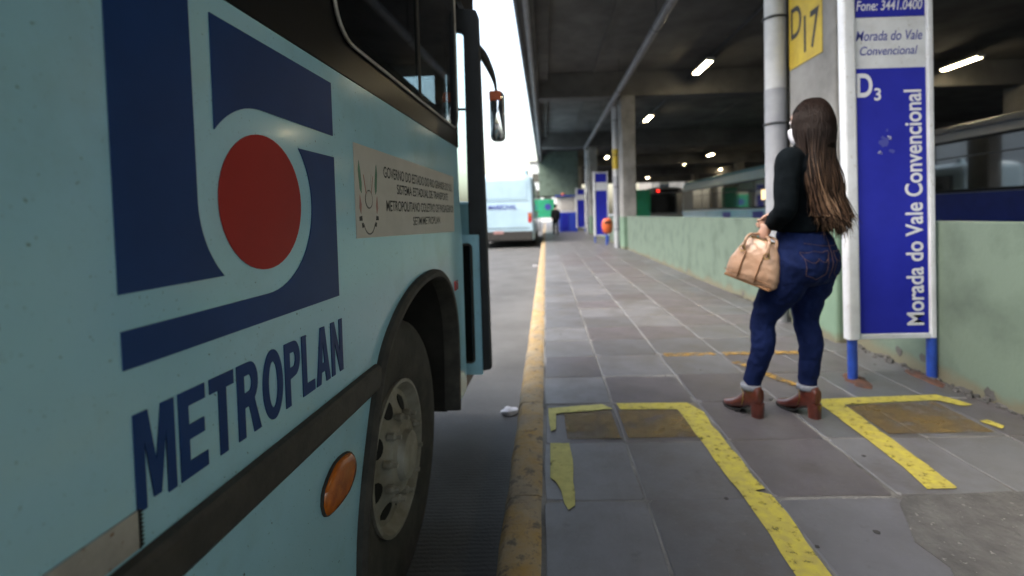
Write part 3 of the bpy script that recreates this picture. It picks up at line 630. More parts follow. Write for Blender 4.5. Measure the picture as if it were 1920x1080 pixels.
hp(MB().box((-.66, YB, .55), (-.032, 1.05, .62)), 'floor', 'interior'); hp(MB().box((-.66, 1.05, .94), (-.032, 2.5, 1.0)), 'wheel_box', 'interior')
hp(MB().box((-W_+.2, YB+.2, .12), (-.7, YF-.3, .50)), 'chassis', 'underbody')
hp(MB().box((-W_+.02, YB, .2), (-.02, YB+.04, 2.7)), 'rear_end', 'bus_paint')
hp(MB().box((-W_+.02, YF-.05, .18), (-.03, YF, 1.22)), 'front_panel', 'bus_paint', bevel=.02)
hp(MB().box((-W_+.02, YF-.05, 2.42), (-.03, YF, 2.72)), 'front_header', 'black_paint')
hp(MB().box((-W_+.10, YF-.30, 2.03), (-.12, YF-.06, 2.60)), 'destination_box', 'interior', bevel=.02)
hp(MB().box((-W_+.08, YF-.035, 1.225), (-.055, YF-.02, 2.418)), 'windshield', 'clear_glass')
for s in (0, 1): hp(MB().box((-W_+.02 if s else -.055, YF-.05, 1.222), (-W_+.08 if s else -.03, YF, 2.419)), 'windshield_pillar', 'black_paint')
hp(MB().box((-W_+.04, YB, 2.66), (-.04, YF-.1, 2.68)), 'ceiling_lining', 'interior')
def seat(y, x0):
    se = hp(MB().box((x0, y, .98), (x0+.42, y+.42, 1.08)), 'seat', 'interior', bevel=.02)
    MB().box((x0, y-.06, 1.08), (x0+.42, y+.01, 1.68)).build('backrest', 'interior', se, HO, bevel=.03)
for k in range(10):
    for x0 in (-.52, -.97, -2.0, -2.44): seat(-7.6+k*.86, x0)
hp(MB().tube([(-1.15, 2.2, .62), (-1.15, 2.2, 2.66)], .018, 10), 'grab_pole', 'sign_yellow', smooth=40)
wheel(hb, (-.055, 1.680, .288-ROAD), XA, .472, .252, True)
wheel(hb, (-.055, -4.6, .288-ROAD), XA, .472, .252, True)
for y in (1.665, -4.6): wheel(hb, (-W_+.055, y, .288-ROAD), (-1, 0, 0), .472, .252)
# open folding door: leaf standing out at a right angle to the side
DY = 2.74
dr = hp(MB().box((-.30, 2.62, .16), (-.03, YF-.1, .22)), 'door_step', 'steel_dark')
def leaf(x0, x1, y):
    d = hp(MB().box((x0, y, .215), (x1, y+.035, .30)).box((x0, y, .955), (x1, y+.035, 1.06)).box((x0, y, 2.17), (x1, y+.035, 2.265)), 'door', 'bus_paint')
    return d
d = hp(MB().prism(rrect(-.075, .222, .060, 1.02, .012), (0, DY, 0), XA, ZA, YA, .03), 'door', 'bus_paint')
MB().prism(rrect(-.045, .295, .012, .965, .02), (0, DY-.006, 0), XA, ZA, YA, .008).build('door_glass', 'bus_glass', d, HO)
gp = rrect(-.045, .295, .012, .965, .02); MB().tube([(x_, DY-.005, z) for x_, z in gp], .007, 6, True).build('gasket', 'black_rubber', d, HO)
MB().prism([(.060, .245), (.108, .255), (.103, .98), (.090, 2.23), (.078, 2.265), (-.06, 2.28), (-.06, 2.16), (-.015, 2.15), (.004, 2.13), (.002, 1.02), (.060, 1.02)], (0, DY-.012, 0), XA, ZA, YA, .055).build('door_frame', 'door_rubber', d, HO, bevel=.008)
MB().box((-.075, DY+.01, 1.02), (.003, DY+.016, 2.15)).build('door_glass', 'clear_glass', d, HO)
MB().box((-.062, DY-.004, 1.72), (.0015, DY+.026, 1.728)).build('door_rail', 'steel_dark', d, HO)
MB().lathe([(.012, 0), (.014, .008), (.002, .012)], (-.052, DY-.006, 2.10), (0, -1, 0), 12).build('door_lamp', 'orange_lens', d, HO)
hp(MB().box((-.16, 2.70, .24), (-.10, 2.735, 2.25)), 'door_post', 'black_rubber', bevel=.01)
hp(MB().box((-.028, 2.501, 1.477), (.004, 2.515, 2.30)), 'door_jamb', 'black_rubber')
# wing mirror
mpth = smooth_path([(.03, 2.14), (.075, 2.09), (.118, 2.00), (.140, 1.93), (.148, 1.865)], 5)
arm = hp(MB().tube([(x_, 2.98, z) for x_, z in mpth], [.035-.026*min(1, i/(len(mpth)-4)) for i in range(len(mpth))], 10), 'mirror_arm', 'black_rubber', smooth=50)
mh = hp(MB().prism(rrect(.108, 1.572, .196, 1.872, .030), (0, 2.95, 0), XA, ZA, YA, .055), 'mirror', 'pipe_grey', bevel=.012)
ml = rrect(.113, 1.578, .191, 1.862, .027)
MB().loft([[Vector((.152+(x_-.152)*q, 2.9495-d_, 1.72+(z-1.72)*q)) for x_, z in ml] for q, d_ in ((1, 0), (1, .003), (.9, .0095), (.75, .015), (.55, .0205), (.3, .0245), (.05, .026))]).build('mirror_glass', 'mirror', mh, HO, smooth=60)
MB().box((.110, 2.926, 1.808), (.182, 2.949, 1.868)).build('mirror_cap', 'bin_orange', mh, HO, bevel=.008)

# ================================================================== SIGNS
def totem(x, y, label, detail=False, rack=0.0):
    e = empty('stop_sign', (x, y, 0)); tag(e, label, 'sign', 'blue and white stop signs')
    sh = Matrix(((1, 0, -rack, 0), (0, 1, 0, 0), (0, 0, 1, 0), (0, 0, 0, 1)))
    def p(mb, name, m, par=None, **k):
        mb.v = [tuple(sh @ Vector(v)) for v in mb.v]; return mb.build(name, m, par or e, **k)
    p(MB().prism(rrect(-.042, -.035, .042, .035, .02), (0, 0, .27), XA, YA, ZA, 2.45), 'post', 'sign_white', smooth=40)
    p(MB().prism(rrect(.487, -.025, .527, .025, .012), (0, 0, .27), XA, YA, ZA, 2.45), 'post', 'sign_white', smooth=40)
    p(MB().tube([(0, 0, .0), (0, 0, .271)], .029, 16), 'foot', 'post_blue', smooth=40); p(MB().tube([(.505, 0, .0), (.505, 0, .271)], .029, 16), 'foot', 'post_blue', smooth=40)
    p(MB().box((.043, -.022, .268), (.486, .022, .300)), 'bottom_rail', 'sign_white', bevel=.004); p(MB().box((.043, -.022, 2.66), (.486, .022, 2.70)), 'top_rail', 'sign_white', bevel=.004)
    p(MB().box((.043, -.010, .301), (.486, .010, 2.659)), 'panel', 'sign_white')
    bl = p(MB().box((.046, -.0125, .304), (.480, -.0102, 1.992)), 'blue_panel', 'sign_blue')
    b2 = p(MB().box((.046, -.0125, 2.312), (.480, -.0102, 2.652)), 'blue_panel', 'sign_blue')
    def t(me, m, o, ax, ay, par):
        ax, ay = Vector(ax), Vector(ay); n = ax.cross(ay); T = Matrix((ax, ay, n)).transposed().to_4x4(); T.translation = Vector(o)
        me.transform(sh @ T); return link('lettering', me, m, par)
    if detail:
        t(text_mesh('D', .098, .150, .025), 'letter_white', (.050, -.014, 1.812), XA, ZA, bl); t(text_mesh('3', None, .078, .02), 'letter_white', (.158, -.014, 1.790), XA, ZA, bl)
        t(text_mesh('Morada do Vale Convencional', 1.50, .112, .018), 'letter_white', (.452, -.014, .352), ZA, (-1, 0, 0), bl)
        t(text_mesh('Fone: 3441.0400', .41, .062, .012, .2), 'letter_white', (.055, -.014, 2.352), XA, ZA, b2)
        t(text_mesh('Morada do Vale', .415, .062, .006, .25), 'letter_blue', (.05, -.0112, 2.165), XA, ZA, e); t(text_mesh('Convencional', .36, .055, .006, .25), 'letter_blue', (.075, -.0112, 2.075), XA, ZA, e)
        # scuffs where stickers were torn off
        rr = random.Random(5)
        for cx, cz, r_ in ((.215, 1.52, .035), (.25, 1.555, .022), (.19, 1.46, .018), (.265, 1.47, .02), (.235, 1.60, .012), (.21, 1.555, .015)):
            pts = [(cx+r_*rr.uniform(.4, 1.1)*math.cos(a*.628), cz+r_*rr.uniform(.4, 1.1)*math.sin(a*.628)) for a in range(10)]
            p(MB().prism(pts, (0, -.0128, 0), XA, ZA, (0, -1, 0), .0006), 'scuff', worn_scuff if rr.random() < .5 else 'letter_blue', bl)
    return e
worn_scuff = worn('scuff_white', (.35, .37, .6), .50, 40, .7)
totem(1.965, 3.185, 'tall blue and white stop sign right beside the waiting woman', True, .014)
totem(1.88, 18.85, 'middle blue and white stop sign, beside the orange litter bin', False)
totem(1.93, 30.4, 'farthest small blue and white stop sign, beside the blue kiosk')
MB_r = MB()
for nm, c, sx, sy, sd_ in (('rust_stain', (1.985, 3.17), .075, .17, 1), ('rust_stain', (2.435, 3.20), .055, .20, 2)):
    rr = random.Random(sd_); pts = [(c[0]+sx*rr.uniform(.7, 1.1)*math.cos(a*.349)+sx*.3*math.sin(a*.349), c[1]+sy*rr.uniform(.8, 1.1)*math.sin(a*.349)) for a in range(18)]
    k = len(pts); b = MB().loft([[Vector((x_, y_, .0)) for x_, y_ in pts], [Vector((c[0]+(x_-c[0])*.8, c[1]+(y_-c[1])*.8, .006)) for x_, y_ in pts], [Vector((c[0]+(x_-c[0])*.3, c[1]+(y_-c[1])*.3, .014)) for x_, y_ in pts]]); b.build('rusted_footing', 'rust', pv)
# yellow bay sign on the column face
ys = MB().prism([(4.245, 2.44), (4.80, 2.44), (4.80, 3.16), (4.245, 3.16)], (2.3775, 0, 0), YA, ZA, (-1, 0, 0), .004).build('bay_sign', 'sign_yellow'); tag(ys, 'yellow bay number sign high on the concrete column behind the woman', 'sign')
place(text_mesh('D', .19, .29, .012), 'lettering', 'ink', ys, (2.3725, 4.765, 2.71), (0, -1, 0), ZA); place(text_mesh('17', .25, .33, .012), 'lettering', 'ink', ys, (2.3725, 4.535, 2.52), (0, -1, 0), ZA)
MB().box((2.3765, 4.15, 1.55), (2.379, 4.21, 1.72)).build('notice', 'decal_white', st, so_)

# ================================================================== FAR END
bh = MB().box((-.40, 33.6, 2.42), (2.30, 36.5, 5.455)).build('bulkhead', 'green_wall', bevel=.02); tag(bh, 'green painted bulkhead hanging across the pavement under the far roof', 'wall')
ko = empty('kiosk', (1.5, 32.2, 0)); tag(ko, 'white kiosk with bright blue base at the far end of the pavement', 'kiosk')
for nm, m, a, b_ in (('base', 'kiosk_blue', (-.62, -.5, 0), (.55, .5, 1.25)), ('cabin', 'wall_white', (-.80, -.45, 1.252), (.52, .45, 2.28)), ('canopy', 'kiosk_blue', (-.85, -.65, 2.282), (.6, .6, 2.36)), ('shutter', 'decal_white', (-.5, -.475, 1.4), (.35, -.452, 2.1)), ('door', 'sign_blue', (-.45, -.52, .08), (-.05, -.502, 1.2))):
    MB().box(a, b_).build(nm, m, ko, bevel=.01)
MB().lathe([(.13, 0), (.12, .10), (.002, .14)], (-.35, -.5, 2.36), ZA, 12).build('red_beacon', 'bin_orange', ko)
gs = empty('green_sign', (.05, 38.5, 0)); tag(gs, 'bright green sign with blue mark at the end of the road', 'sign')
MB().box((-.65, -.05, .9), (.65, .05, 2.35)).build('panel', 'green_panel', gs, bevel=.01); MB().prism(arc(.15, 1.75, .26, 0, 340, 16), (0, -.052, 0), XA, ZA, (0, -1, 0), .006).build('mark', 'letter_blue', gs)
for x_ in (-.5, .5): MB().tube([(x_, .0, ROAD), (x_, .0, .9)], .04, 8).build('post', 'steel_dark', gs)
gp_ = empty('green_sign', (5.35, 27, ROAD)); tag(gp_, 'upright green panel behind the second column, beyond the wall', 'sign')
MB().box((-.40, -.03, .75), (.40, .03, 2.55)).build('panel', 'green_panel', gp_, bevel=.01)
for x_ in (-.3, .3): MB().tube([(x_, .0, 0), (x_, .0, .75)], .03, 8).build('post', 'steel_dark', gp_)
# orange litter bin on its blue post
lb = empty('litter_bin', (2.16, 17.3, 0)); tag(lb, 'rounded orange litter bin on a blue post in front of the middle stop sign', 'bin')
MB().lathe([(.02, .40), (.12, .42), (.17, .50), (.195, .66), (.19, .80), (.15, .90), (.08, .945), (.01, .955)], (0, 0, 0), ZA, 24).build('bin_body', 'bin_orange', lb, smooth=True)
MB().box((-.11, -.2, .76), (.11, -.165, .85)).build('opening', 'dark', lb, bevel=.02); MB().tube([(.0, .24, 0), (.0, .24, .95)], .04, 10).build('post', 'post_blue', lb)
MB().box((-.03, .17, .6), (.03, .22, .7)).build('bracket', 'steel_dark', lb)
# white block closing the street far ahead and the frontage across the road
def frontage(name, label, x0, x1, y0, y1, h, m, cols, floors, face):
    e = empty(name, ((x0+x1)/2, (y0+y1)/2, ROAD)); tag(e, label, 'building'); hx, hy = (x1-x0)/2, (y1-y0)/2
    MB().box((-hx, -hy, 0), (hx, hy, h)).build('wall', m, e); MB().box((-hx-.2, -hy-.2, h+.002), (hx+.2, hy+.2, h+.4)).build('roof', 'concrete', e)
    for f in range(floors):
        for c in range(cols):
            z = 1.2+f*3.2
            if face == 'x':
                y = -hy+(c+.5)*2*hy/cols; a = MB().box((hx-.02, y-.7, z), (hx+.03, y+.7, z+1.5)).build('window', 'bus_glass', e); MB().box((hx, y-.8, z-.12), (hx+.10, y+.8, z-.002)).build('sill', 'concrete', e)
            else:
                x_ = -hx+(c+.5)*2*hx/cols; a = MB().box((x_-.7, -hy-.03, z), (x_+.7, -hy+.02, z+1.5)).build('window', 'bus_glass', e); MB().box((x_-.8, -hy-.10, z-.12), (x_+.8, -hy, z-.002)).build('sill', 'concrete', e)
    return e
frontage('white_building', 'long white building across the road, reflected in bus windows', -24, -13, -22, 58, 9, 'wall_white', 18, 2, 'x')
frontage('far_backdrop', 'added dark backdrop block beyond the far side of the station', 16, 46, 74, 84, 9, 'concrete', 8, 2, 'y')  # dark backdrop added to narrow the bright opening behind the station
frontage('pale_building', 'pale building far ahead where the street ends', -2.6, 3.5, 92, 104, 11, 'wall_white', 3, 3, 'y')

# ================================================================== PEOPLE
def ell(c, rx, ry, ax, ay, n=20, p=2.0):
    """ring of a super-ellipse round c spanned by ax, ay"""
    c, ax, ay = Vector(c), Vector(ax), Vector(ay); out = []
    for q in range(n):
        t = 2*math.pi*q/n; co, si = math.cos(t), math.sin(t)
        out.append(c+ax*rx*math.copysign(abs(co)**(2/p), co)+ay*ry*math.copysign(abs(si)**(2/p), si))
    return out
def limb(b, pts, radii, n=16, steps=5):
    """tapering limb through joints, smoothly curved"""
    P = [Vector(p) for p in pts]; path = []; rad = []
    for i in range(len(P)-1):
        a, p, c, d = P[max(i-1, 0)], P[i], P[i+1], P[min(i+2, len(P)-1)]
        for k in range(steps):
            t = k/steps; path.append(.5*((2*p)+(c-a)*t+(2*a-5*p+4*c-d)*t*t+(3*p-a-3*c+d)*t**3)); s = t*t*(3-2*t); rad.append(radii[i]*(1-s)+radii[i+1]*s)
    path.append(P[-1]); rad.append(radii[-1]); return b.tube(path, rad, n)
def fuse(b, name, m, parent, voxel, smooth_it=6, fac=.5, disp=None):
    """melt overlapping lofts into one continuous skin"""
    me = bpy.data.meshes.new('t'); me.from_pydata(b.v, [], b.f); bm = bmesh.new(); bm.from_mesh(me); bmesh.ops.recalc_face_normals(bm, faces=bm.faces); bm.to_mesh(me); bm.free()
    o = bpy.data.objects.new('t', me); COL.objects.link(o)
    r = o.modifiers.new('r', 'REMESH'); r.mode = 'VOXEL'; r.voxel_size = voxel; r.adaptivity = 0
    s = o.modifiers.new('s', 'SMOOTH'); s.factor = fac; s.iterations = smooth_it
    if disp:
        tx = bpy.data.textures.new('d', 'CLOUDS'); tx.noise_scale = disp[1]; tx.noise_depth = 2
        d_ = o.modifiers.new('d', 'DISPLACE'); d_.texture = tx; d_.strength = disp[0]; d_.mid_level = .5; d_.texture_coords = 'LOCAL'
    return link(name, bake(o), m, parent, smooth=True)
def sphere(b, c, r, n=16):
    c = Vector(c); k = n//2; rx, ry, rz = r
    return b.loft([[c+Vector((rx*math.sin(math.pi*i/k)*math.cos(2*math.pi*q/n), ry*math.sin(math.pi*i/k)*math.sin(2*math.pi*q/n), rz*math.cos(math.pi*i/k))) for q in range(n)] for i in ([.04]+list(range(1, k))+[k-.04])])

# --- waiting woman. local frame: +y is where she faces, -x is her left, origin on the ground under the pelvis
WP = Vector((1.335, 2.585, 0)); WR = math.atan2(.5, .866)
wm = empty('person', WP, WR); tag(wm, 'woman in dark jacket, blue jeans and brown heeled boots, seen from behind', 'person')
def loc(x_, y_, z=0):
    v = Matrix.Rotation(-WR, 3, 'Z') @ (Vector((x_, y_, z))-WP); return v
aL, aR = loc(1.098, 2.672, .15), loc(1.392, 2.652, .15)
kL, kR = loc(1.158, 2.650, .50), loc(1.390, 2.650, .50)
hL, hR = Vector((-.088, -.005, .83)), Vector((.088, -.005, .83))
# body (skin): one continuous figure under the clothes
b = MB()
tors = [((0, -.01, .80), .15, .115), ((0, -.02, .90), .155, .115), ((0, 0, 1.03), .115, .085), ((0, 0, 1.15), .125, .09), ((0, -.015, 1.27), .145, .10), ((0, -.03, 1.345), .14, .085), ((0, -.04, 1.395), .09, .06), ((0, -.045, 1.42), .05, .05), ((0, -.05, 1.49), .047, .05)]
b.loft([ell(c, rx, ry, XA, YA) for c, rx, ry in tors])
for hj, kj, aj in ((hL, kL, aL), (hR, kR, aR)):
    limb(b, [hj, (hj+kj)/2+Vector((0, .01, 0)), kj, kj*.6+aj*.4+Vector((0, -.018, 0)), aj, aj+Vector((0, .02, -.06))], [.085, .075, .05, .05, .034, .034])
sL, sR = Vector((-.150, -.030, 1.362)), Vector((.150, -.030, 1.362))
eL, wL = Vector((-.215, -.055, 1.120)), Vector((-.175, .055, 1.030))
eR, wR = Vector((.20, -.03, 1.12)), Vector((.12, .18, 1.06))
for sj, ej, wj in ((sL, eL, wL), (sR, eR, wR)):
    limb(b, [sj+Vector((-.04*(1 if sj.x < 0 else -1)*-1, 0, -.01)), sj, (sj+ej)/2, ej, (ej+wj)/2, wj], [.05, .05, .042, .037, .034, .026])
HC = Vector((0, -.050, 1.553))
head = [(-.118, .03, .035, .028), (-.105, .045, .05, .012), (-.08, .062, .072, .008), (-.04, .071, .088, .004), (0, .075, .096, 0), (.04, .075, .097, -.004), (.075, .066, .085, -.006), (.098, .046, .06, -.006), (.112, .02, .028, -.006)]
b.loft([ell(HC+Vector((0, oy, z)), rx, ry, XA, YA) for z, rx, ry, oy in head])
b.loft([ell(HC+Vector((0, .092+.012*q, -.012-.028*q)), .006+.010*q, .004+.008*q, XA, YA, 8) for q in (0, .4, .8, 1.0)])        # nose
for s in (-1, 1): sphere(b, HC+Vector((s*.078, -.008, -.012)), (.008, .020, .032), 10)                                        # ears
# hands: palm and five bent fingers, left one closed on the bag handles
def hand(b, w_, fwd, out, dn, curl):
    fwd, out, dn = Vector(fwd).normalized(), Vector(out).normalized(), Vector(dn).normalized()
    pc = w_+fwd*.045; b.loft([ell(w_+fwd*t, rx, ry, dn, out, 12) for t, rx, ry in ((-.01, .024, .02), (.02, .034, .015), (.055, .040, .014), (.085, .038, .012))])
    for i, L_ in enumerate((.062, .072, .068, .052)):
        r0 = w_+fwd*.08+dn*(-.030+.020*i); d1 = (fwd*math.cos(curl*.6)-out*math.sin(curl*.6)); d2 = (fwd*math.cos(curl*1.6)-out*math.sin(curl*1.6)); d3 = (fwd*math.cos(curl*2.4)-out*math.sin(curl*2.4))
        b.tube([r0-fwd*.01, r0, r0+d1*L_*.45, r0+d1*L_*.45+d2*L_*.33, r0+d1*L_*.45+d2*L_*.33+d3*L_*.26], [.0095, .0095, .0088, .008, .0065], 8)
    t0 = w_+fwd*.03-dn*.032; b.tube([t0, t0-dn*.018+fwd*.022-out*.01, t0-dn*.012+fwd*.05-out*.024, t0+fwd*.068-out*.034], [.012, .011, .0095, .007], 8)
hand(b, wL+Vector((.003, .015, -.008)), (wL-eL), (-1, 0, 0), (0, -.35, -1), 1.15)
hand(b, wR, (wR-eR), (1, 0, 0), (0, -.3, -1), .6)
fuse(b, 'body', 'skin', wm, .0062, 3)
# face details
for s in (-1, 1):
    MB().lathe([(.011, 0), (.008, .005), (.002, .007)], HC+Vector((s*.030, .084, .012)), YA, 12).build('eye', 'letter_white', wm, smooth=True)
    MB().tube([HC+Vector((s*.016, .094, .034)), HC+Vector((s*.032, .093, .039)), HC+Vector((s*.047, .082, .034))], .003, 6).build('eyebrow', 'hair_dark', wm)
b = MB(); b.loft([ell(HC+Vector((0, .040+q[3], q[0])), q[1], q[2], XA, YA, 20) for q in ((-.018, .063, .062, 0), (-.03, .068, .074, 0), (-.055, .066, .070, .0), (-.085, .060, .060, -.002), (-.108, .046, .046, -.004))])
fuse(b, 'face_mask', 'mask', wm, .006, 4)
for s in (-1, 1): MB().tube([HC+Vector((s*.066, .04, -.03)), HC+Vector((s*.082, .0, -.015)), HC+Vector((s*.084, -.018, .0))], .002, 5).build('mask_loop', 'mask', wm)
# jeans
b = MB()
hips = [((0, -.005, 1.005), .138, .105), ((0, -.012, .97), .152, .118), ((0, -.020, .91), .168, .128), ((0, -.025, .85), .178, .136), ((0, -.02, .80), .176, .130), ((0, -.010, .745), .165, .112), ((0, 0, .72), .12, .07)]
b.loft([ell(c, rx, ry, XA, YA, 28, 2.2) for c, rx, ry in hips])
for s in (-1, 1): sphere(b, (s*.074, -.062, .842), (.088, .088, .115), 18)
for hj, kj, aj in ((hL, kL, aL), (hR, kR, aR)):
    s = -1 if hj.x < 0 else 1
    limb(b, [hj+Vector((0, -.02, .03)), hj*.72+kj*.28+Vector((-s*-.004, .006, -.02)), hj*.38+kj*.62+Vector((0, .012, 0)), kj+Vector((0, .004, .01)), kj*.72+aj*.28+Vector((0, -.022, 0)), kj*.4+aj*.6+Vector((0, -.014, 0)), aj+Vector((0, 0, .02))], [.112, .104, .083, .063, .062, .053, .046], 20)
jn = fuse(b, 'jeans', 'jeans', wm, .0075, 6, .5, (.013, .035))
for hj, aj in ((hL, aL), (hR, aR)):
    MB().lathe([(.047, -.012), (.052, -.008), (.053, .012), (.049, .02), (.045, .018)], aj+Vector((0, .0, .004)), ZA, 24).build('cuff', 'cuff', jn, smooth=True)
# back pockets, belt loops and seams sewn on the jeans: threads laid over the cloth
from mathutils.bvhtree import BVHTree
def drape(me, pts, d, lift=.002):
    bv = BVHTree.FromPolygons([v.co for v in me.vertices], [p.vertices for p in me.polygons]); out = []
    for p in pts:
        h = bv.ray_cast(Vector(p)-Vector(d)*.6, Vector(d))
        if h[0] is not None: out.append(h[0]-Vector(d)*lift)
    return out
def thread(path):
    P = drape(jn.data, path, (0, 1, 0))
    if len(P) > 2: MB().tube(P, .0011, 5).build('stitching', 'stitch', jn)
for s in (-1, 1):
    c = s*.088
    thread([(c-.062+.124*i/12, 0, .905-.004*math.sin(i)) for i in range(13)])
    thread([(c-.060+.120*i/16, 0, .872-.020*abs(math.sin(i*math.pi/8))) for i in range(17)])
    thread([(c-.062+.01*i/10, 0, .905-.115*i/10) for i in range(11)]+[(c-.052+.052*i/6, 0, .79-.022*i/6) for i in range(1, 7)]+[(c+.052*i/6, 0, .768+.022*i/6) for i in range(1, 7)]+[(c+.052+.010*i/10, 0, .79+.115*i/10) for i in range(1, 11)])
thread([(0, 0, .99-.22*i/14) for i in range(15)]); thread([(-.13+.26*i/20, 0, .948-.018*math.sin(math.pi*i/20)) for i in range(21)])
# jacket
b = MB()
jk = [((0, -.010, 1.000), .150, .118), ((0, -.008, 1.03), .146, .116), ((0, 0, 1.10), .146, .116), ((0, .0, 1.18), .150, .116), ((0, -.010, 1.26), .160, .120), ((0, -.022, 1.325), .165, .115), ((0, -.035, 1.38), .135, .088), ((0, -.042, 1.412), .088, .070), ((0, -.046, 1.435), .062, .062)]
b.loft([ell(c, rx, ry, XA, YA, 28, 2.2) for c, rx, ry in jk])
for sj, ej, wj in ((sL, eL, wL), (sR, eR, wR)):
    s = -1 if sj.x < 0 else 1
    limb(b, [sj+Vector((-s*.06, 0, .0)), sj+Vector((0, 0, -.005)), (sj+ej)/2+Vector((s*.006, 0, .01)), ej, (ej+wj)/2, wj-(wj-ej)*.06], [.062, .064, .058, .053, .048, .043], 18)
jk_ = fuse(b, 'jacket', 'jacket', wm, .0085, 6, .5, (.012, .06))
MB().tube([(.064*math.cos(a*.4189), -.046+.062*math.sin(a*.4189), 1.440+.006*math.sin(a*.4189)) for a in range(15)], .013, 8, True).build('collar', 'jacket', jk_, smooth=True)
# boots
def boot(aj):
    g_ = Vector((aj.x, aj.y, 0)); up = MB()
    # rings across the foot from heel (-y) to toe (+y); centre height, half width, half height
    rr_ = [(-.062, .118, .030, .040), (-.045, .110, .036, .052), (-.01, .098, .038, .056), (.03, .078, .039, .050), (.065, .055, .041, .038), (.10, .038, .042, .029), (.135, .029, .037, .023), (.160, .024, .027, .019), (.178, .022, .012, .012)]
    up.loft([ell(g_+Vector((0, y_, z)), w_, h_, XA, ZA, 20, 2.3) for y_, z, w_, h_ in rr_])
    up.loft([ell(g_+Vector((0, oy, z)), rx, ry, XA, YA, 20) for z, rx, ry, oy in ((.085, .036, .058, -.008), (.115, .040, .054, -.010), (.145, .043, .050, -.008), (.168, .046, .050, -.006))])
    bt = fuse(up, 'boot', 'boot', wm, .0052, 5)
    MB().loft([ell(g_+Vector((0, y_, z)), w_, d_, XA, YA, 18, 3) for z, w_, d_, y_ in ((.0, .029, .029, -.040), (.008, .029, .028, -.040), (.045, .031, .030, -.039), (.078, .034, .034, -.036))]).build('heel', 'boot', bt, smooth=40)
    sp = [(-.045, .070, .022), (-.02, .060, .028), (.02, .036, .032), (.055, .010, .038), (.09, .0015, .043), (.13, .0015, .038), (.16, .004, .027), (.182, .008, .010)]
    MB().loft([[g_+Vector((-w_, y_, z)), g_+Vector((w_, y_, z)), g_+Vector((w_, y_, z+.010)), g_+Vector((-w_, y_, z+.010))] for y_, z, w_ in sp]).build('sole', 'dark', bt)
    MB().tube([g_+Vector((-.044, .024, .150)), g_+Vector((-.042, .018, .12)), g_+Vector((-.041, .02, .085)), g_+Vector((-.041, .03, .055))], .0025, 6).build('zip', 'gold', bt)
for aj in (aL, aR): boot(aj)
# hair: a cap on the skull and a fall of strands down to the waist
b = MB(); b.loft([ell(HC+Vector((0, oy, z)), rx, ry, XA, YA, 24) for z, rx, ry, oy in ((-.14, .072, .060, -.058), (-.09, .076, .074, -.036), (-.03, .081, .088, -.022), (.02, .082, .098, -.012), (.06, .077, .094, -.007), (.095, .058, .072, -.008), (.118, .035, .042, -.008), (.125, .012, .014, -.008))])
hcap = fuse(b, 'hair', 'hair_dark', wm, .008, 4)
def hair_mat():
    m = bpy.data.materials.new('hair_strand'); m.use_nodes = True; N = m.node_tree.nodes; L = m.node_tree.links; b_ = N['Principled BSDF']; b_.inputs['Roughness'].default_value = .5; b_.inputs['Specular IOR Level'].default_value = .12
    ca = N.new('ShaderNodeVertexColor'); ca.layer_name = 'tone'; L.new(ca.outputs[0], b_.inputs['Base Color']); MATS['hair_strand'] = m
hair_mat()
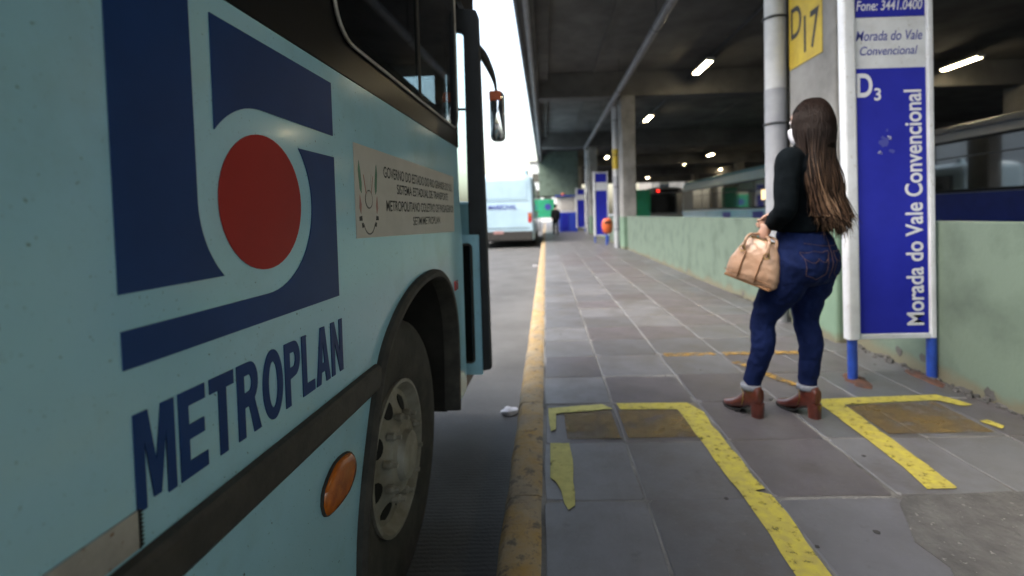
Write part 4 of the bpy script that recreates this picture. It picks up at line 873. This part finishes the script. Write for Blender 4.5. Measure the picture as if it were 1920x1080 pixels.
def strands(parent, count, seed):
    rr = random.Random(seed); V, Fc, colr = [], [], []
    for i in range(count):
        az = rr.uniform(-2.35, 2.35)                         # 0 = back of the head, + towards her left
        crown = rr.random(); rootz = .118-.16*crown**1.3
        rad = math.sqrt(max(0, 1-((rootz-.0)/.128)**2)) if rootz > 0 else 1.0
        sx_, cx_ = math.sin(az), math.cos(az)
        p0 = HC+Vector((-sx_*.085*rad, -.010-cx_*.100*rad, rootz))
        side_ = abs(az) > 1.45
        Lz = rr.gauss(1.015, .028)+ .07*abs(sx_)**2+(.03 if side_ else 0)
        # control: head equator, nape, shoulder blade, tip
        spread = rr.uniform(.75, 1.05)
        p1 = HC+Vector((-sx_*.087, -.014-cx_*.103, -.02))
        p2 = Vector((-sx_*.092*spread-.006, -.095-cx_*.060*spread, 1.40))
        p3 = Vector((-sx_*.112*spread-.010, -.128-cx_*.030+rr.gauss(0, .010), 1.25))
        p4 = Vector((-sx_*.105*spread+rr.gauss(0, .012)+.006, -.150-cx_*.028+rr.gauss(0, .014), 1.10))
        p5 = Vector((p4.x*.92+rr.gauss(0, .020)+.006, p4.y-.016+rr.gauss(0, .016), min(Lz, 1.08)))
        if side_: p2.y += .015; p3.y += .01
        pts = [p0, p1, p2, p3, p4, p5]; path = []
        for k in range(5):
            a, p, c, d_ = pts[max(k-1, 0)], pts[k], pts[k+1], pts[min(k+2, 5)]
            for t in (0, .25, .5, .75): path.append(.5*((2*p)+(c-a)*t+(2*a-5*p+4*c-d_)*t*t+(3*p-a-3*c+d_)*t**3))
        path.append(p5); ph, am = rr.uniform(0, 6.3), rr.uniform(.0005, .003)
        path = [q+Vector((math.sin(ph+j*.55)*am*min(1, j/8), math.cos(ph*1.3+j*.5)*am*min(1, j/8), 0)) for j, q in enumerate(path)]
        hl = rr.random(); base = Vector((.011, .0065, .0055))*rr.uniform(.6, 1.3); tip = Vector((.11, .064, .040))*rr.uniform(.5, 1.1) if hl < .6 else base*1.15
        if hl < .13: tip = Vector((.26, .165, .105))*rr.uniform(.6, 1.0)
        mb = MB(); n_ = len(path); mb.tube(path, [(.0027 if j < n_-6 else .0027*(n_-1-j)/6+.0004) for j in range(n_)], 4)
        o_ = len(V); V += mb.v; Fc += [tuple(q+o_ for q in f) for f in mb.f]
        for j in range(n_):
            t = min(1, max(0, (j-6)/9)); cc = base*(1-t)+tip*t; colr += [(*cc, 1)]*4
    me = bpy.data.meshes.new('hair_strands'); me.from_pydata(V, [], Fc); at = me.color_attributes.new('tone', 'FLOAT_COLOR', 'POINT')
    for q, c in zip(at.data, colr): q.color = c
    o = link('hair_strands', me, 'hair_strand', parent, smooth=True); o['kind'] = 'stuff'
strands(hcap, 2600, 3)
# handbag hung from her left hand
bgo = empty('handbag', (1.065, 2.585, .745), WR+.25); bgo.rotation_euler.x = .30; BR = bgo.rotation_euler.to_matrix().inverted(); tag(bgo, 'beige leather handbag hanging from the woman\'s left hand', 'bag')
b = MB(); b.loft([ell((0, y_, z), rx, ry, XA, YA, 30, pw) for z, rx, ry, y_, pw in ((.0, .050, .118, 0, 3.2), (.012, .064, .134, 0, 3), (.05, .069, .137, 0, 2.8), (.10, .064, .128, 0, 2.6), (.15, .052, .110, 0, 2.5), (.19, .036, .090, 0, 2.4), (.215, .020, .072, 0, 2.4), (.226, .008, .060, 0, 2.4))])
bag_b = fuse(b, 'bag_body', 'bag', bgo, .0062, 4, .5, (.012, .05))
MB().box((-.058, -.122, -.003), (.058, .122, .010)).build('bag_base', 'bag_trim', bgo, bevel=.004)
MB().tube([(0, -.062+.0124*i, .228) for i in range(11)], .005, 6).build('zip', 'gold', bgo)
HT = (BR @ ((WP+Matrix.Rotation(WR, 3, 'Z') @ (wL+(wL-eL).normalized()*.085))-Vector((1.065, 2.585, .745))))
for s in (-1, 1):
    MB().tube([(s*.0685, -.045, .02), (s*.0695, -.045, .06), (s*.063, -.045, .11), (s*.052, -.045, .155)], .009, 8, flat=.35).build('strap_patch', 'bag_trim', bgo, smooth=True); MB().tube([(s*.0685, .045, .02), (s*.0695, .045, .06), (s*.063, .045, .11), (s*.052, .045, .155)], .009, 8, flat=.35).build('strap_patch', 'bag_trim', bgo, smooth=True)
    MB().tube([(s*.067, -.125+.025*q, .034) for q in range(11)], .002, 5).build('seam', 'bag_trim', bgo)
    pts = [Vector((s*.050, -.062, .165)), Vector((s*.045, -.050, .235)), HT+Vector((s*.006, -.02, .006)), HT+Vector((s*.006, .0, .014)), HT+Vector((s*.006, .02, .006)), Vector((s*.045, .060, .235)), Vector((s*.050, .066, .165))]
    path = []
    for k in range(6):
        a, p, c, d_ = pts[max(k-1, 0)], pts[k], pts[k+1], pts[min(k+2, 6)]
        for t in (0, .2, .4, .6, .8): path.append(.5*((2*p)+(c-a)*t+(2*a-5*p+4*c-d_)*t*t+(3*p-a-3*c+d_)*t**3))
    MB().tube(path+[pts[-1]], .0075, 8).build('handle', 'bag', bgo, smooth=True)
    for y_ in (-.062, .066): MB().tube([(s*.058, y_+.014*math.cos(a*.5236), .165+.014*math.sin(a*.5236)) for a in range(12)], .003, 5, True).build('ring', 'gold', bgo)

# --- dark clothed passer-by far down the pavement, walking away
def walker(loc_, rz, label):
    e = empty('person', loc_, rz); tag(e, label, 'person'); b = MB()
    def legs(b, gr, tr_):
        for s, fy in ((-1, .16), (1, -.18)):
            limb(b, [(s*.085, 0, .86), (s*.085, fy*.5+.03, .50), (s*.08, fy, .10), (s*.08, fy+.02, .04)], [.09+gr, .06+gr, .042+gr, .04+gr])
    T_ = [((0, 0, .80), .15, .10), ((0, 0, .95), .15, .105), ((0, 0, 1.10), .14, .10), ((0, 0, 1.28), .18, .11), ((0, 0, 1.38), .17, .09), ((0, 0, 1.43), .07, .06), ((0, .01, 1.5), .05, .05)]
    b.loft([ell(*t, XA, YA) for t in T_]); legs(b, 0, 0)
    for z0 in (0,): b.loft([ell((0, .02, 1.585+z), rx, ry, XA, YA) for z, rx, ry in ((-.11, .04, .05), (-.05, .068, .085), (.02, .076, .098), (.08, .062, .078), (.112, .02, .03))])
    for s in (-1, 1): limb(b, [(s*.17, 0, 1.37), (s*.21, -.03*s, 1.12), (s*.20, .10*s, .90), (s*.19, .13*s, .82)], [.05, .042, .03, .03])
    fuse(b, 'body', 'skin', e, .012, 3)
    b = MB(); b.loft([ell(c, rx+.02, ry+.02, XA, YA) for c, rx, ry in T_[:6]])
    for s in (-1, 1): limb(b, [(s*.15, 0, 1.37), (s*.21, -.03*s, 1.12), (s*.20, .09*s, .92)], [.07, .06, .05])
    fuse(b, 'coat', 'cloth_black', e, .014, 4)
    b = MB(); b.loft([ell((0, 0, z), .16, .115, XA, YA) for z in (.78, .9)]); legs(b, .018, 0); fuse(b, 'trousers', 'cloth_black', e, .014, 4)
    b = MB(); b.loft([ell((0, .005, 1.60+z), rx, ry, XA, YA) for z, rx, ry in ((-.09, .06, .06), (-.03, .082, .098), (.04, .083, .104), (.09, .06, .08), (.112, .02, .03))]); fuse(b, 'hair', 'hair_dark', e, .012, 3)
    for s, fy in ((-1, .16), (1, -.18)): MB().loft([ell((s*.08, fy+.03+y_, .04), w_, h_, XA, ZA, 12) for y_, w_, h_ in ((-.09, .03, .035), (0, .04, .04), (.1, .042, .03), (.17, .02, .02))]).build('shoe', 'dark', e, smooth=True)
walker((.55, 27.4, 0), .1, 'person in dark clothes walking far down the pavement near the kerb')
